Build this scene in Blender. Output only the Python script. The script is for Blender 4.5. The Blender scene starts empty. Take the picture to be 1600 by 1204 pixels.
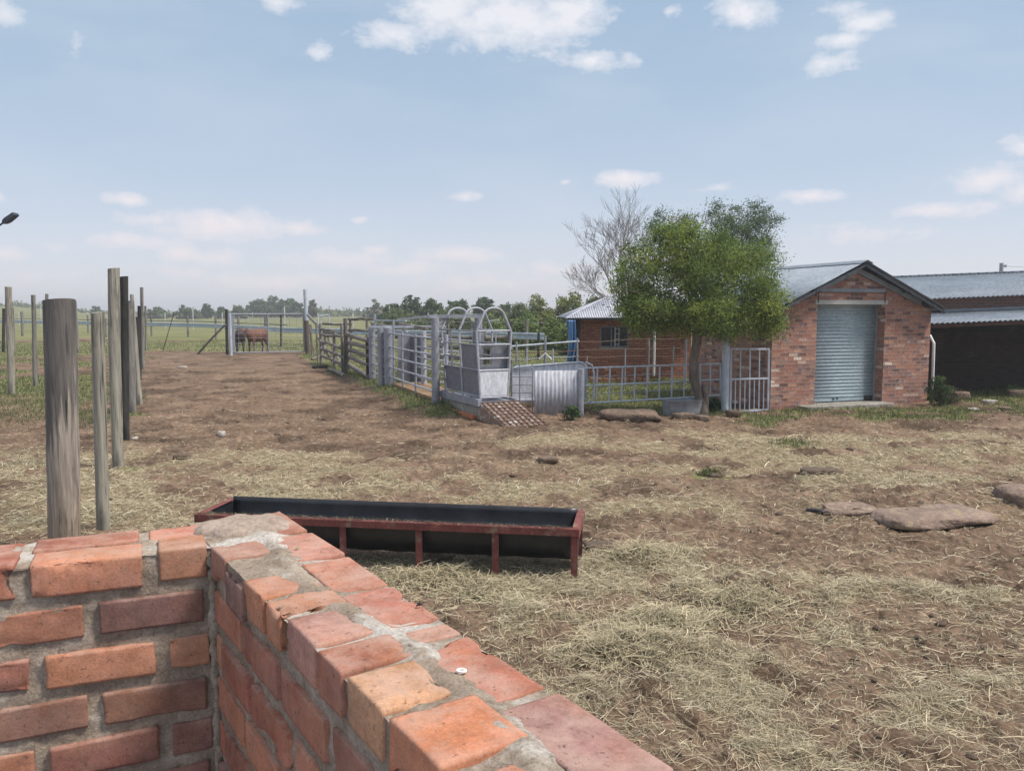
import bpy, math, random
import numpy as np
from mathutils import Vector, Matrix
random.seed(7); rng=np.random.default_rng(7)
sc=bpy.context.scene
# ---------------------------------------------------------------- camera
F_PX=1280.0; HOR=484.0; EYE=2.2
PITCH=math.atan((602-HOR)/F_PX); CP,SP=math.cos(PITCH),math.sin(PITCH)
cam=bpy.data.objects.new('camera',bpy.data.cameras.new('camera')); sc.collection.objects.link(cam)
cam.location=(0,0,EYE); cam.rotation_euler=(math.pi/2-PITCH,0,0)
cam.data.sensor_width=36; cam.data.lens=36*F_PX/1600; cam.data.clip_start=.05; cam.data.clip_end=8000
sc.camera=cam
def ray(u,v):
    a=(u-800)/F_PX; b=-(v-602)/F_PX
    return a, CP+b*SP, b*CP-SP
def P(u,v,z=0.0):                       # photo point lying at height z -> place
    r=ray(u,v); t=(z-EYE)/r[2]; return Vector((r[0]*t,r[1]*t,z))
def D(u,v,d):                           # photo point at distance d -> place
    r=ray(u,v); t=d/r[1]; return Vector((r[0]*t,d,EYE+r[2]*t))
def px_of(x,y): return 800+F_PX*x/(y*CP+.0+1e-9)
# ---------------------------------------------------------------- numpy noise
def _h(ix,iy,s):
    n=(ix*374761393+iy*668265263+s*1274126177)&0xffffffff
    n=((n^(n>>13))*1274126177)&0xffffffff
    return ((n^(n>>16))&0xffff)/65535.0
def vnoise(x,y,s=0):
    x=np.asarray(x,float); y=np.asarray(y,float)
    ix=np.floor(x).astype(np.int64); iy=np.floor(y).astype(np.int64)
    fx=x-ix; fy=y-iy; fx=fx*fx*(3-2*fx); fy=fy*fy*(3-2*fy)
    a=_h(ix,iy,s); b=_h(ix+1,iy,s); c=_h(ix,iy+1,s); d=_h(ix+1,iy+1,s)
    return (a*(1-fx)+b*fx)*(1-fy)+(c*(1-fx)+d*fx)*fy
def fbm(x,y,o=4,s=0):
    t=0; a=.5
    x=np.asarray(x,float); y=np.asarray(y,float)
    for i in range(o):
        t=t+a*vnoise(x*2**i,y*2**i,s+i*17); a*=.5
    return t/(1-.5**o)
def sst(a,b,x):
    t=np.clip((x-a)/(b-a),0,1); return t*t*(3-2*t)
# ---------------------------------------------------------------- tagging
ORG={}
def tag(o,label=None,cat=None,group=None,kind=None):
    if label: o['label']=label
    if cat: o['category']=cat
    if group: o['group']=group
    if kind: o['kind']=kind
    return o
def thing(name,loc,label,cat,group=None):
    o=bpy.data.objects.new(name,None); sc.collection.objects.link(o); o.location=Vector(loc); o.empty_display_size=.1
    ORG[o.name]=Vector(loc); return tag(o,label,cat,group)
def link_mesh(name,me,parent,loc):
    o=bpy.data.objects.new(name,me); sc.collection.objects.link(o)
    if parent is not None: o.parent=parent; ORG[o.name]=ORG[parent.name]
    else: o.location=loc; ORG[o.name]=Vector(loc)
    return o
def raw_mesh(name,V,Fq,mat=None,parent=None,loc=(0,0,0),col=None,smooth=False):
    """V (n,3) world coordinates, Fq (m,k) faces of one size"""
    V=np.asarray(V,np.float32); Fq=np.asarray(Fq,np.int32); k=Fq.shape[1]
    off=np.array(ORG[parent.name] if parent is not None else loc,np.float32)
    me=bpy.data.meshes.new(name); n=len(V); m=len(Fq)
    me.vertices.add(n); me.vertices.foreach_set('co',(V-off).ravel())
    me.loops.add(m*k); me.loops.foreach_set('vertex_index',Fq.ravel())
    me.polygons.add(m); me.polygons.foreach_set('loop_start',np.arange(0,m*k,k,dtype=np.int32))
    if smooth: me.polygons.foreach_set('use_smooth',np.ones(m,bool))
    if col is not None:
        a=me.color_attributes.new('Col','FLOAT_COLOR','POINT')
        c=np.ones((n,4),np.float32); c[:,:col.shape[1]]=col; a.data.foreach_set('color',c.ravel())
    if mat: me.materials.append(mat)
    me.update(calc_edges=True); me.validate()
    return link_mesh(name,me,parent,loc)
class MB:
    def __init__(s,M=None): s.v=[]; s.f=[]; s.M=M; s.c=[]; s.col=None
    def add(s,vs,fs):
        b=len(s.v)
        for p in vs:
            p=Vector(p); s.v.append(s.M@p if s.M else p)
            if s.col is not None: s.c.append(s.col)
        s.f+= [tuple(i+b for i in f) for f in fs]; return s
    def box(s,x0,y0,z0,x1,y1,z1):
        return s.add([(x0,y0,z0),(x1,y0,z0),(x1,y1,z0),(x0,y1,z0),(x0,y0,z1),(x1,y0,z1),(x1,y1,z1),(x0,y1,z1)],
          [(3,2,1,0),(4,5,6,7),(0,1,5,4),(1,2,6,5),(2,3,7,6),(3,0,4,7)])
    def prism(s,a,b,vec):               # polygon (list) between a-offset and vec
        n=len(a); return s
    def poly(s,pts,vec):                # extrude polygon pts by vec
        n=len(pts); v=Vector(vec); pts=[Vector(p) for p in pts]
        return s.add(pts+[p+v for p in pts],[tuple(range(n))[::-1],tuple(range(n,2*n))]+[(i,(i+1)%n,n+(i+1)%n,n+i) for i in range(n)])
    def bar(s,a,b,w,h=None,up=(0,0,1)):
        a=Vector(a); b=Vector(b); h=w if h is None else h; t=(b-a).normalized(); up=Vector(up)
        if abs(t.dot(up))>.97: up=Vector((1,0,0))
        x=t.cross(up).normalized()*(w/2); y=x.cross(t).normalized()*(h/2)
        return s.add([a-x-y,a+x-y,a+x+y,a-x+y,b-x-y,b+x-y,b+x+y,b-x+y],[(3,2,1,0),(4,5,6,7),(0,1,5,4),(1,2,6,5),(2,3,7,6),(3,0,4,7)])
    def tube(s,pts,rad,n=8,jit=0.0,caps=True):
        pts=[Vector(p) for p in pts]
        if not hasattr(rad,'__len__'): rad=[rad]*len(pts)
        vs=[];fs=[]; ref=None
        for i,p in enumerate(pts):
            t=(pts[min(i+1,len(pts)-1)]-pts[max(i-1,0)]).normalized()
            if ref is None: ref=Vector((0,0,1)) if abs(t.z)<.9 else Vector((1,0,0))
            x=(ref-t*ref.dot(t)).normalized(); ref=x; y=t.cross(x)
            r=rad[i]; ra,rb=(r if hasattr(r,'__len__') else (r,r))
            for k in range(n):
                a=2*math.pi*k/n; j=1+random.uniform(-jit,jit)
                vs.append(p+x*(math.cos(a)*ra*j)+y*(math.sin(a)*rb*j))
            if i: 
                for k in range(n):
                    b0=(i-1)*n; fs.append((b0+k,b0+(k+1)%n,i*n+(k+1)%n,i*n+k))
        if caps: fs+= [tuple(range(n))[::-1],tuple(range((len(pts)-1)*n,len(pts)*n))]
        return s.add(vs,fs)
    def build(s,name,mat,parent=None,loc=None,smooth=False,uv=False,bevel=0):
        V=s.v
        if parent is not None: off=ORG[parent.name]
        else:
            if loc is None:
                n=len(V); loc=(sum(p.x for p in V)/n,sum(p.y for p in V)/n,min(p.z for p in V))
            off=Vector(loc)
        me=bpy.data.meshes.new(name); me.from_pydata([p-off for p in V],[],s.f)
        if s.c:
            a=me.color_attributes.new('Col','FLOAT_COLOR','POINT'); a.data.foreach_set('color',np.array(s.c,np.float32).ravel())
        if mat: me.materials.append(mat)
        if smooth:
            for p in me.polygons: p.use_smooth=True
        me.update()
        if smooth and smooth!='all':
            try: me.set_sharp_from_angle(angle=math.radians(40))
            except Exception: pass
        if uv:
            l=me.uv_layers.new(name='UVMap')
            for p in me.polygons:
                nn=p.normal
                if abs(nn.z)<.6: t=Vector((-nn.y,nn.x,0)).normalized()
                for li in p.loop_indices:
                    co=me.vertices[me.loops[li].vertex_index].co+off
                    l.data[li].uv=(co.dot(t),co.z) if abs(nn.z)<.6 else (co.x,co.y)
        o=link_mesh(name,me,parent,off)
        if bevel:
            m=o.modifiers.new('bevel','BEVEL'); m.width=bevel; m.segments=2; m.limit_method='ANGLE'
        return o
def frame(o,u):                          # local x along u, y = back (left normal), z up
    u=Vector((u[0],u[1],0)).normalized(); n=Vector((-u.y,u.x,0))
    return Matrix(((u.x,n.x,0,o[0]),(u.y,n.y,0,o[1]),(0,0,1,o[2] if len(o)>2 else 0),(0,0,0,1)))
# ---------------------------------------------------------------- materials
def newmat(name):
    m=bpy.data.materials.new(name); m.use_nodes=True; nt=m.node_tree; b=nt.nodes['Principled BSDF']
    return m,nt,b
def N(nt,t,**k):
    n=nt.nodes.new(t)
    for a,v in k.items():
        if a in n.inputs: n.inputs[a].default_value=v
        else: setattr(n,a,v)
    return n
def ramp(nt,fac,stops):
    r=nt.nodes.new('ShaderNodeValToRGB'); e=r.color_ramp.elements
    while len(e)<len(stops): e.new(.5)
    for i,(p,c) in enumerate(stops):
        e[i].position=p; e[i].color=(c,c,c,1) if not hasattr(c,'__len__') else (*c,1)
    nt.links.new(fac,r.inputs[0]); return r.outputs[0]
def mix(nt,fac,a,b,mode='MIX'):
    m=nt.nodes.new('ShaderNodeMix'); m.data_type='RGBA'; m.blend_type=mode
    for k,v in ((0,fac),(6,a),(7,b)):
        if hasattr(v,'is_output') or isinstance(v,bpy.types.NodeSocket): nt.links.new(v,m.inputs[k])
        else: m.inputs[k].default_value=v if k==0 else (*v,1)
    return m.outputs[2]
def noise(nt,vec,scale,detail=5,rough=.55):
    n=N(nt,'ShaderNodeTexNoise'); n.inputs['Scale'].default_value=scale; n.inputs['Detail'].default_value=detail; n.inputs['Roughness'].default_value=rough
    if vec: nt.links.new(vec,n.inputs['Vector'])
    return n.outputs[0]
def coords(nt,scale=(1,1,1),kind='Object'):
    t=nt.nodes.new('ShaderNodeTexCoord'); m=nt.nodes.new('ShaderNodeMapping'); m.inputs['Scale'].default_value=scale
    nt.links.new(t.outputs[kind],m.inputs[0]); return m.outputs[0]
def bump(nt,b,h,strength=.4,dist=.01):
    n=nt.nodes.new('ShaderNodeBump'); n.inputs['Strength'].default_value=strength; n.inputs['Distance'].default_value=dist
    nt.links.new(h,n.inputs['Height']); nt.links.new(n.outputs[0],b.inputs['Normal'])
def paint(name,c1,c2,scale=6,stretch=(1,1,1),rough=.6,metal=0,bs=.15,bd=.004,spot=None,spot_at=.68,lo=.35,hi=.7,fine=None):
    m,nt,b=newmat(name); v=coords(nt,stretch)
    n=noise(nt,v,scale,6); col=ramp(nt,n,[(lo,c1),(hi,c2)])
    if spot:
        n2=noise(nt,v,scale*1.7+1.3,7,.65); f=ramp(nt,n2,[(spot_at-.05,0),(spot_at+.05,1)]); col=mix(nt,f,col,spot)
    if fine:
        n3=noise(nt,v,scale*fine,4); f=ramp(nt,n3,[(.3,.75),(.7,1.2)]); col=mix(nt,1.0,col,f,'MULTIPLY')
    nt.links.new(col,b.inputs['Base Color']); b.inputs['Roughness'].default_value=rough; b.inputs['Metallic'].default_value=metal
    bump(nt,b,noise(nt,v,scale*3,6),bs,bd); return m
def wood(name,c1,c2,dark,dark_at=.62,sc_=1.0):
    m,nt,b=newmat(name)
    v=coords(nt,(28*sc_,28*sc_,1.6*sc_)); n=noise(nt,v,1.0,7,.6); col=ramp(nt,n,[(.3,c1),(.7,c2)])
    v2=coords(nt,(5,5,1.2)); n2=noise(nt,v2,1.0,5,.6); f=ramp(nt,n2,[(dark_at-.08,0),(dark_at+.08,1)]); col=mix(nt,f,col,dark)
    v3=coords(nt,(60*sc_,60*sc_,1.1)); n3=noise(nt,v3,1.0,3,.5); f3=ramp(nt,n3,[(.33,1),(.40,0)])
    col=mix(nt,f3,col,tuple(x*.35 for x in dark))
    nt.links.new(col,b.inputs['Base Color']); b.inputs['Roughness'].default_value=.9
    bump(nt,b,n,.6,.008); return m
def attr_mat(name,rough=.7,trans=0.0,bn=None,mult=1.0):
    m,nt,b=newmat(name); a=N(nt,'ShaderNodeVertexColor'); a.layer_name='Col'; col=a.outputs[0]
    nt.links.new(col,b.inputs['Base Color']); b.inputs['Roughness'].default_value=rough
    b.inputs['Specular IOR Level'].default_value=.25
    if trans:
        tr=N(nt,'ShaderNodeBsdfTranslucent'); nt.links.new(col,tr.inputs[0]); mx=N(nt,'ShaderNodeMixShader'); mx.inputs[0].default_value=trans
        out=nt.nodes['Material Output']; nt.links.new(b.outputs[0],mx.inputs[1]); nt.links.new(tr.outputs[0],mx.inputs[2]); nt.links.new(mx.outputs[0],out.inputs[0])
    return m
def brick_mat(name,tones,mortar,bw=.232,bh=.0835,ms=.011,stain=(.12,.1,.09),smear=(.45,.36,.31),smear_at=.62):
    m,nt,b=newmat(name); v=coords(nt,(1,1,1),'UV')
    w=N(nt,'ShaderNodeTexNoise'); w.inputs['Scale'].default_value=9; nt.links.new(v,w.inputs['Vector'])
    va=N(nt,'ShaderNodeVectorMath',operation='MULTIPLY_ADD'); nt.links.new(w.outputs['Color'],va.inputs[0]); va.inputs[1].default_value=(.009,.009,0); nt.links.new(v,va.inputs[2])
    br=N(nt,'ShaderNodeTexBrick'); nt.links.new(va.outputs[0],br.inputs['Vector'])
    for k,x in (('Scale',1),('Mortar Size',ms),('Mortar Smooth',.3),('Brick Width',bw),('Row Height',bh),('Bias',0)): br.inputs[k].default_value=x
    br.inputs['Color1'].default_value=(0,0,0,1); br.inputs['Color2'].default_value=(1,1,1,1); br.inputs['Mortar'].default_value=(.5,.5,.5,1)
    k=len(tones); r=nt.nodes.new('ShaderNodeValToRGB'); r.color_ramp.interpolation='LINEAR'; e=r.color_ramp.elements
    while len(e)<k: e.new(.5)
    for i,c in enumerate(tones): e[i].position=c[0]; e[i].color=(*c[1],1)
    nt.links.new(br.outputs['Color'],r.inputs[0]); col=r.outputs[0]
    n1=noise(nt,v,22,5); col=mix(nt,1.0,col,ramp(nt,n1,[(.25,.62),(.75,1.3)]),'MULTIPLY')
    n2=noise(nt,v,1.1,6,.6); col=mix(nt,ramp(nt,n2,[(.55,0),(.75,.6)]),col,stain)
    n3=noise(nt,v,5,6,.65); col=mix(nt,ramp(nt,n3,[(smear_at-.05,0),(smear_at+.12,.55)]),col,smear)
    mo=mix(nt,ramp(nt,noise(nt,v,14,4),[(.3,0),(.7,1)]),mortar,tuple(x*.6 for x in mortar))
    col=mix(nt,br.outputs['Fac'],col,mo)
    nt.links.new(col,b.inputs['Base Color']); b.inputs['Roughness'].default_value=.92
    mth=N(nt,'ShaderNodeMath',operation='MULTIPLY_ADD'); nt.links.new(br.outputs['Fac'],mth.inputs[0]); mth.inputs[1].default_value=-1; nt.links.new(n1,mth.inputs[2])
    bump(nt,b,mth.outputs[0],.7,.008); return m
M={}
M['wood_big']=wood('weathered grey wood',(.10,.085,.07),(.27,.235,.20),(.025,.026,.03),.60,1.0)
M['wood_green']=wood('treated green wood',(.16,.15,.125),(.36,.335,.275),(.075,.07,.055),.60,1.0)
M['wood_black']=wood('tarred wood',(.016,.015,.014),(.06,.055,.05),(.01,.01,.01),.55,1.0)
M['wood_grey']=wood('grey wood',(.12,.11,.10),(.25,.235,.21),(.05,.045,.04),.62,1.0)
M['rail_wood']=paint('rail wood',(.10,.085,.07),(.26,.23,.20),3,(1,1,1),.9,0,.5,.01,(.05,.04,.035),.66,fine=7)
M['steel']=paint('grey steel paint',(.21,.22,.255),(.29,.30,.34),3,(1,1,1),.5,0,.1,.002,(.20,.12,.085),.72,fine=6)
M['steel_l']=paint('pale steel paint',(.30,.315,.36),(.42,.43,.475),3,(1,1,1),.45,0,.1,.002,(.26,.17,.13),.74,fine=6)
M['sheet']=paint('grey sheet steel',(.14,.145,.17),(.19,.195,.225),2.5,(1,1,.5),.5,.0,.15,.003,(.12,.09,.08),.76,fine=8)
M['corr']=paint('corrugated iron',(.34,.35,.39),(.43,.44,.48),2.2,(1,1,.4),.7,.0,.15,.003,(.30,.27,.26),.70,fine=8)
M['sheet_l']=paint('light sheet steel',(.50,.52,.57),(.60,.615,.66),2.2,(1,1,.4),.65,.0,.15,.003,(.32,.30,.29),.72,fine=8)
M['pipe']=paint('pale pipe paint',(.36,.40,.46),(.45,.49,.55),2,(1,1,.4),.45,0,.1,.002,(.26,.22,.19),.84,fine=6)
M['rust']=paint('rust bar',(.085,.05,.038),(.15,.09,.065),12,(1,1,1),.9,0,.3,.003)
M['trough_red']=paint('red oxide paint',(.125,.036,.031),(.19,.055,.046),4,(1,1,1),.85,0,.3,.004,(.19,.13,.095),.60,fine=9)
M['rubber']=paint('black liner',(.010,.011,.014),(.022,.024,.030),3,(1,1,1),.42,0,.2,.004,(.07,.065,.06),.72,fine=6)
M['galv']=paint('galvanised tub',(.20,.215,.235),(.33,.35,.38),5,(1,1,1),.5,.5,.15,.003,(.12,.11,.10),.68)
M['roof']=paint('zinc roof',(.175,.21,.25),(.24,.275,.32),1.2,(1,1,1),.5,.15,.1,.003,(.19,.10,.08),.70,fine=9)
M['roof_old']=paint('old pale roof sheet',(.36,.37,.42),(.52,.53,.58),1.8,(1,1,1),.55,.1,.15,.004,(.30,.21,.18),.66,fine=8)
M['fascia']=paint('dark fascia',(.035,.045,.058),(.06,.07,.085),4,rough=.6)
M['girder']=paint('grey girder paint',(.17,.19,.205),(.24,.26,.28),4,rough=.6,spot=(.12,.1,.09),spot_at=.7)
M['shutter']=paint('blue grey shutter',(.28,.355,.395),(.34,.415,.455),1.6,(1,1,2.2),.42,.1,.1,.002,(.13,.17,.19),.70,fine=9)
M['concrete']=paint('concrete',(.20,.185,.16),(.33,.31,.28),5,rough=.95,bs=.6,bd=.008,spot=(.12,.09,.065),spot_at=.62,fine=8)
M['lintel']=paint('lintel concrete',(.34,.34,.32),(.44,.43,.40),5,rough=.9,spot=(.2,.18,.16),spot_at=.68)
M['black']=paint('black metal',(.012,.012,.014),(.03,.03,.033),6,rough=.5)
M['dark']=paint('dark interior',(.012,.012,.013),(.025,.024,.023),3,rough=.9)
M['tarp']=paint('blue tarp',(.045,.12,.27),(.08,.19,.37),5,rough=.45,bs=.6,bd=.03)
M['rock']=paint('red sandstone',(.145,.098,.073),(.225,.15,.112),4,(1,1,1),.97,0,1.0,.05,(.12,.088,.062),.50,fine=8)
M['bedrock']=paint('dusty bedrock',(.175,.122,.094),(.27,.195,.158),3,(1,1,1),.98,0,1.0,.06,(.27,.21,.13),.60,fine=9)
M['bark']=paint('bark',(.075,.06,.048),(.19,.155,.125),7,(1,1,.35),.95,0,.9,.02,fine=5)
M['twig']=paint('dry twig',(.10,.085,.075),(.19,.165,.15),8,rough=.9)
M['leaf']=attr_mat('leaf',.6,.42)
M['straw']=attr_mat('straw',.75,.15)
M['hide_red']=paint('red hide',(.10,.038,.020),(.155,.058,.030),5,rough=.7,bs=.2)
M['hide_dark']=paint('dark hide',(.022,.012,.010),(.045,.02,.015),5,rough=.7,bs=.2)
M['hide_black']=paint('black hide',(.010,.010,.011),(.02,.02,.022),5,rough=.6)
M['hide_white']=paint('white hide',(.45,.43,.40),(.6,.58,.55),5,rough=.8)
M['dung']=paint('dung',(.075,.052,.037),(.135,.095,.066),14,rough=.95,bs=.8,bd=.02)
M['stone']=paint('pale stone',(.28,.25,.22),(.42,.38,.34),10,rough=.95,bs=.6,bd=.01)
M['glass_dark']=paint('dark window glass',(.012,.014,.017),(.03,.034,.04),4,rough=.15)
M['armco']=paint('galvanised rail',(.34,.40,.47),(.46,.53,.60),1.5,rough=.45,metal=.3,fine=6)
M['white_post']=paint('white post',(.45,.46,.47),(.60,.60,.60),4,rough=.7)
M['red_roof']=paint('red roof',(.30,.11,.09),(.36,.14,.11),2,rough=.8)
M['plaster']=paint('far plaster',(.45,.42,.38),(.55,.52,.48),2,rough=.9)
RED=[(0.0,(.12,.065,.06)),(.2,(.24,.105,.078)),(.4,(.38,.17,.115)),(.58,(.31,.12,.082)),(.72,(.45,.23,.14)),(.82,(.19,.11,.105)),(.93,(.36,.17,.12)),(1.0,(.62,.50,.42))]
M['brick_gar']=brick_mat('garage brick',RED,(.31,.235,.20),stain=(.19,.14,.12),smear=(.50,.40,.35),smear_at=.58)
DK=[(0.0,(.27,.10,.065)),(.35,(.39,.15,.092)),(.65,(.45,.18,.11)),(1.0,(.34,.13,.082))]
M['brick_house']=brick_mat('house brick',DK,(.15,.085,.065),smear=(.2,.13,.1))
M['brick_shed']=brick_mat('shed brick',[(0,(.022,.014,.012)),(.5,(.045,.024,.019)),(1,(.033,.019,.016))],(.034,.026,.023),smear=(.05,.04,.036))  # near-black tones: the shade inside the lean-to is put into the brick colour
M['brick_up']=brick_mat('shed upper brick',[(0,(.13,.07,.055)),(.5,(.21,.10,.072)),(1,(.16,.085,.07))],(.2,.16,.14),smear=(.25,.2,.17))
# ---------------------------------------------------------------- ground
BANK=[(-1.25,16.6),(-1.75,18.0),(-3.35,22.3),(-4.3,24.5),(-6.1,29.2),(-7.9,33.9),(-10.3,41.0)]
def dist_bank(x,y):
    best=np.full(np.shape(x),1e9); side=np.zeros(np.shape(x))
    for (x0,y0),(x1,y1) in zip(BANK[:-1],BANK[1:]):
        dx,dy=x1-x0,y1-y0; L=dx*dx+dy*dy
        t=np.clip(((x-x0)*dx+(y-y0)*dy)/L,0,1); ex=x-x0-t*dx; ey=y-y0-t*dy
        d=np.hypot(ex,ey); s=np.sign(ex*dy-ey*dx); m=d<best; best=np.where(m,d,best); side=np.where(m,s,side)
    return best,side
def blob(x,y,u,v,rx,ry,w=1.0):
    p=P(u,v); return w*np.exp(-((x-p.x)/rx)**2-((y-p.y)/ry)**2)
HAY=[(60,745,4.2,1.7,.95),(250,785,2.2,1.0,.8),(330,720,1.6,1.0,.35),(1330,705,4.2,.9,.95),(1580,735,2.8,1.7,1.0),(1480,690,3.0,.9,.7),(1250,735,2.0,.7,.5),(1150,690,2.0,.9,.55),(1450,725,2.2,1.1,.5),
     (840,940,.9,.55,.9),(1010,870,.55,.4,.9),(980,1040,.85,.55,1.0),(1150,935,.9,.5,.75),(1130,1000,.7,.4,.7),(900,1110,.5,.35,.8),(1330,1110,.7,.25,.45),(1420,930,1.0,.22,.5),(1200,1170,.4,.25,.45),(1500,1080,.4,.2,.3),
     (640,885,.7,.4,.85),(800,895,.7,.3,.8),(700,760,2.2,.6,.5),(470,765,1.5,.8,.6),(1000,800,1.5,.7,.4),(1000,690,2.2,.8,.45),(1000,960,.8,.35,.8)]
MOUND=[(1005,865,.26,.2,.10),(1160,925,.6,.28,.10),(1040,1015,.5,.3,.08),(1300,880,.5,.25,.06),(980,1090,.35,.25,.06),(1500,705,1.5,.7,.10),(1250,695,1.2,.5,.08),(650,895,.5,.3,.06),(1450,785,1.4,.7,.10),(850,960,.6,.3,.06),(1370,890,.4,.2,.07),(1430,795,1.1,.7,.09)]
def masks(x,y):
    n1=fbm(x*.55,y*.55,4,3); n2=fbm(x*2.3,y*2.3,3,11); n3=fbm(x*.12,y*.12,4,29); n0=fbm(x*.9+9,y*.9,5,77)
    hay=np.zeros(np.shape(x))
    for h in HAY: hay=hay+blob(x,y,*h)
    hay=np.clip(hay,0,1.1)
    yard=1-sst(17,22,y)
    n4=fbm(x*1.7+5,y*1.7+9,4,19); hay=np.clip(hay*(.12+1.65*sst(.40,.63,n4))*(.6+.8*n0)+.16*yard*sst(.42,.7,n0)+.8*hay*(n2-.5),0,1)
    db,side=dist_bank(x,y)
    g=np.zeros(np.shape(x))
    g=np.maximum(g,(1-sst(.15,.62,db+ (n2-.5)*.6))*sst(16.3,17,y)*.95)
    right=(side>0)&(y>17.3)
    g=np.maximum(g,np.where(right&(y>19.5),.85,0))
    gb=(1-sst(.5,1.5,np.abs(y-(17.0+(x-7)*.22)+ (n1-.5)*1.2)))*sst(4.1,5.2,x)
    g=np.maximum(g,gb*sst(.40,.60,n0+.03)*sst(.30,.52,n4))
    g=np.maximum(g,(1-sst(.35,.9,np.hypot(x-3.9,(y-17.5)*.9)))*.6)
    g=np.maximum(g,sst(1.2,2,x)*(1-sst(4.3,5,x))*sst(16.5,17.3,y)*.7)
    lf=.85*sst(18,24,y+(n3-.5)*12)*sst(.6,2.4,-(x+.42*y)+ (n1-.5)*3)*sst(.38,.52,n3*.6+.4*n1+.06)
    g=np.maximum(g,lf*.9)
    fd=sst(41.5,47,y+(n1-.5)*6)
    g=np.maximum(g,fd*np.where(y<64,sst(.36,.52,n3+.13*n1+.06),1))
    for (u,v) in ((186,733),(206,648),(40,615),(17,620),(640,610),(1110,745),(1240,700)):
        g=np.maximum(g,blob(x,y,u,v,.3,.25,.9)*sst(.3,.6,n2+.1))
    hay=hay*(1-.85*g)
    dark=sst(.5,.68,fbm(x*1.3+40,y*1.3,4,51))
    return hay,np.clip(g,0,1),dark
def gz(x,y,fine=True):
    x=np.asarray(x,float); y=np.asarray(y,float)
    z=(fbm(x*.35,y*.35,3,5)-.5)*.10*sst(2.5,6,y)
    db,side=dist_bank(x,y)
    z=z+.17*np.where(side>0,1-sst(2.2,4.0,db),1-sst(.05,.75,db))*sst(16.4,17.4,y)*(1-sst(24,30,y))
    flat=np.exp(-((x+1.1)/2.5)**6-((y-6.75)/.85)**6)
    for m in MOUND: z=z+blob(x,y,*m)*(.5+fbm(x*4,y*4,3,71))
    z=z*(1-flat)
    z=z-.04*blob(x,y,1372,640,3,1.0)
    z=z+ sst(90,420,np.hypot(x,y))*(1-sst(-.62,-.46,x/(y+1e-3)))*3.8
    if fine:
        f=1-sst(25,40,y); a=(fbm(x*5,y*5,4,91)-.5); b=fbm(x*14,y*14,3,33)-.5; lump=np.clip(fbm(x*7+3,y*7,3,66)-.58,0,1)
        hay,g,dk=masks(x,y); z=z+f*(a*.085+b*.04+lump*.16*(1-.7*hay))*sst(2.2,3.6,np.hypot(x,y))*(1-.7*flat)
    return z
dy=np.concatenate([np.array([.0,1.6,2,3,4,5,6,8]),np.linspace(10,40,60),np.linspace(40.6,760,900),np.linspace(770,6000,50)])
dd=EYE*F_PX/np.maximum(dy,1e-3); dd[0]=1900
th=np.concatenate([np.radians(np.linspace(-85,-36,30))[:-1],np.linspace(math.radians(-36),math.radians(36),860),np.radians(np.linspace(36,85,30))[1:]])
R,T=np.meshgrid(dd,th,indexing='ij')
GX=R*np.tan(np.clip(T,-1.2,1.2)); GY=R.copy()
xx,yy=GX.ravel(),GY.ravel()
zz=gz(xx,yy); hm,gm,dm=masks(xx,yy)
nr,nc=R.shape; idx=np.arange(nr*nc).reshape(nr,nc)
Fq=np.stack([idx[1:,:-1],idx[1:,1:],idx[:-1,1:],idx[:-1,:-1]],-1).reshape(-1,4)
m,nt,b=newmat('farmyard ground')
a=N(nt,'ShaderNodeVertexColor'); a.layer_name='Col'; sep=N(nt,'ShaderNodeSeparateColor'); nt.links.new(a.outputs[0],sep.inputs[0])
v=coords(nt,(1,1,1),'Object')
c=ramp(nt,noise(nt,v,1.1,8,.62),[(.28,(.10,.067,.046)),(.5,(.165,.112,.078)),(.72,(.24,.172,.122))])
c=mix(nt,1.0,c,ramp(nt,noise(nt,v,17,5,.6),[(.3,.68),(.7,1.25)]),'MULTIPLY')
c=mix(nt,1.0,c,ramp(nt,noise(nt,v,7.5,9,.85),[(.36,.55),(.52,1.0),(.68,1.4)]),'MULTIPLY')  # dark speckle in the soil colour stands in for small shadows between grains
c=mix(nt,1.0,c,ramp(nt,sep.outputs[2],[(0,1.12),(1,.66)]),'MULTIPLY')
vs=coords(nt,(1,3.2,1),'Object')
hs=noise(nt,vs,24,6,.7); hc=ramp(nt,hs,[(.3,(.13,.095,.058)),(.48,(.25,.20,.125)),(.7,(.39,.325,.21))])
hf=N(nt,'ShaderNodeMath',operation='MULTIPLY_ADD'); nt.links.new(hs,hf.inputs[0]); hf.inputs[1].default_value=.7; nt.links.new(sep.outputs[0],hf.inputs[2])
c=mix(nt,ramp(nt,hf.outputs[0],[(.52,0),(1.05,.85)]),c,hc)
gc=ramp(nt,noise(nt,v,.16,8,.62),[(.3,(.115,.125,.050)),(.5,(.165,.168,.072)),(.7,(.225,.195,.105))])
gc=mix(nt,1.0,gc,ramp(nt,noise(nt,v,9,5,.65),[(.3,.7),(.7,1.25)]),'MULTIPLY')
gf=N(nt,'ShaderNodeMath',operation='MULTIPLY_ADD'); nt.links.new(noise(nt,v,6,5,.7),gf.inputs[0]); gf.inputs[1].default_value=.6; nt.links.new(sep.outputs[1],gf.inputs[2])
c=mix(nt,ramp(nt,gf.outputs[0],[(.55,0),(.95,1)]),c,gc)
nt.links.new(c,b.inputs['Base Color']); b.inputs['Roughness'].default_value=1.0; b.inputs['Specular IOR Level'].default_value=.1
bump(nt,b,noise(nt,v,30,8,.7),.9,.03)
M['ground']=m
g=raw_mesh('ground',np.stack([xx,yy,zz],1),Fq,M['ground'],col=np.stack([hm,gm,dm],1),smooth=True); tag(g,kind='structure')
def gh(x,y): return float(gz(np.array([x]),np.array([y]))[0])
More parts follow.
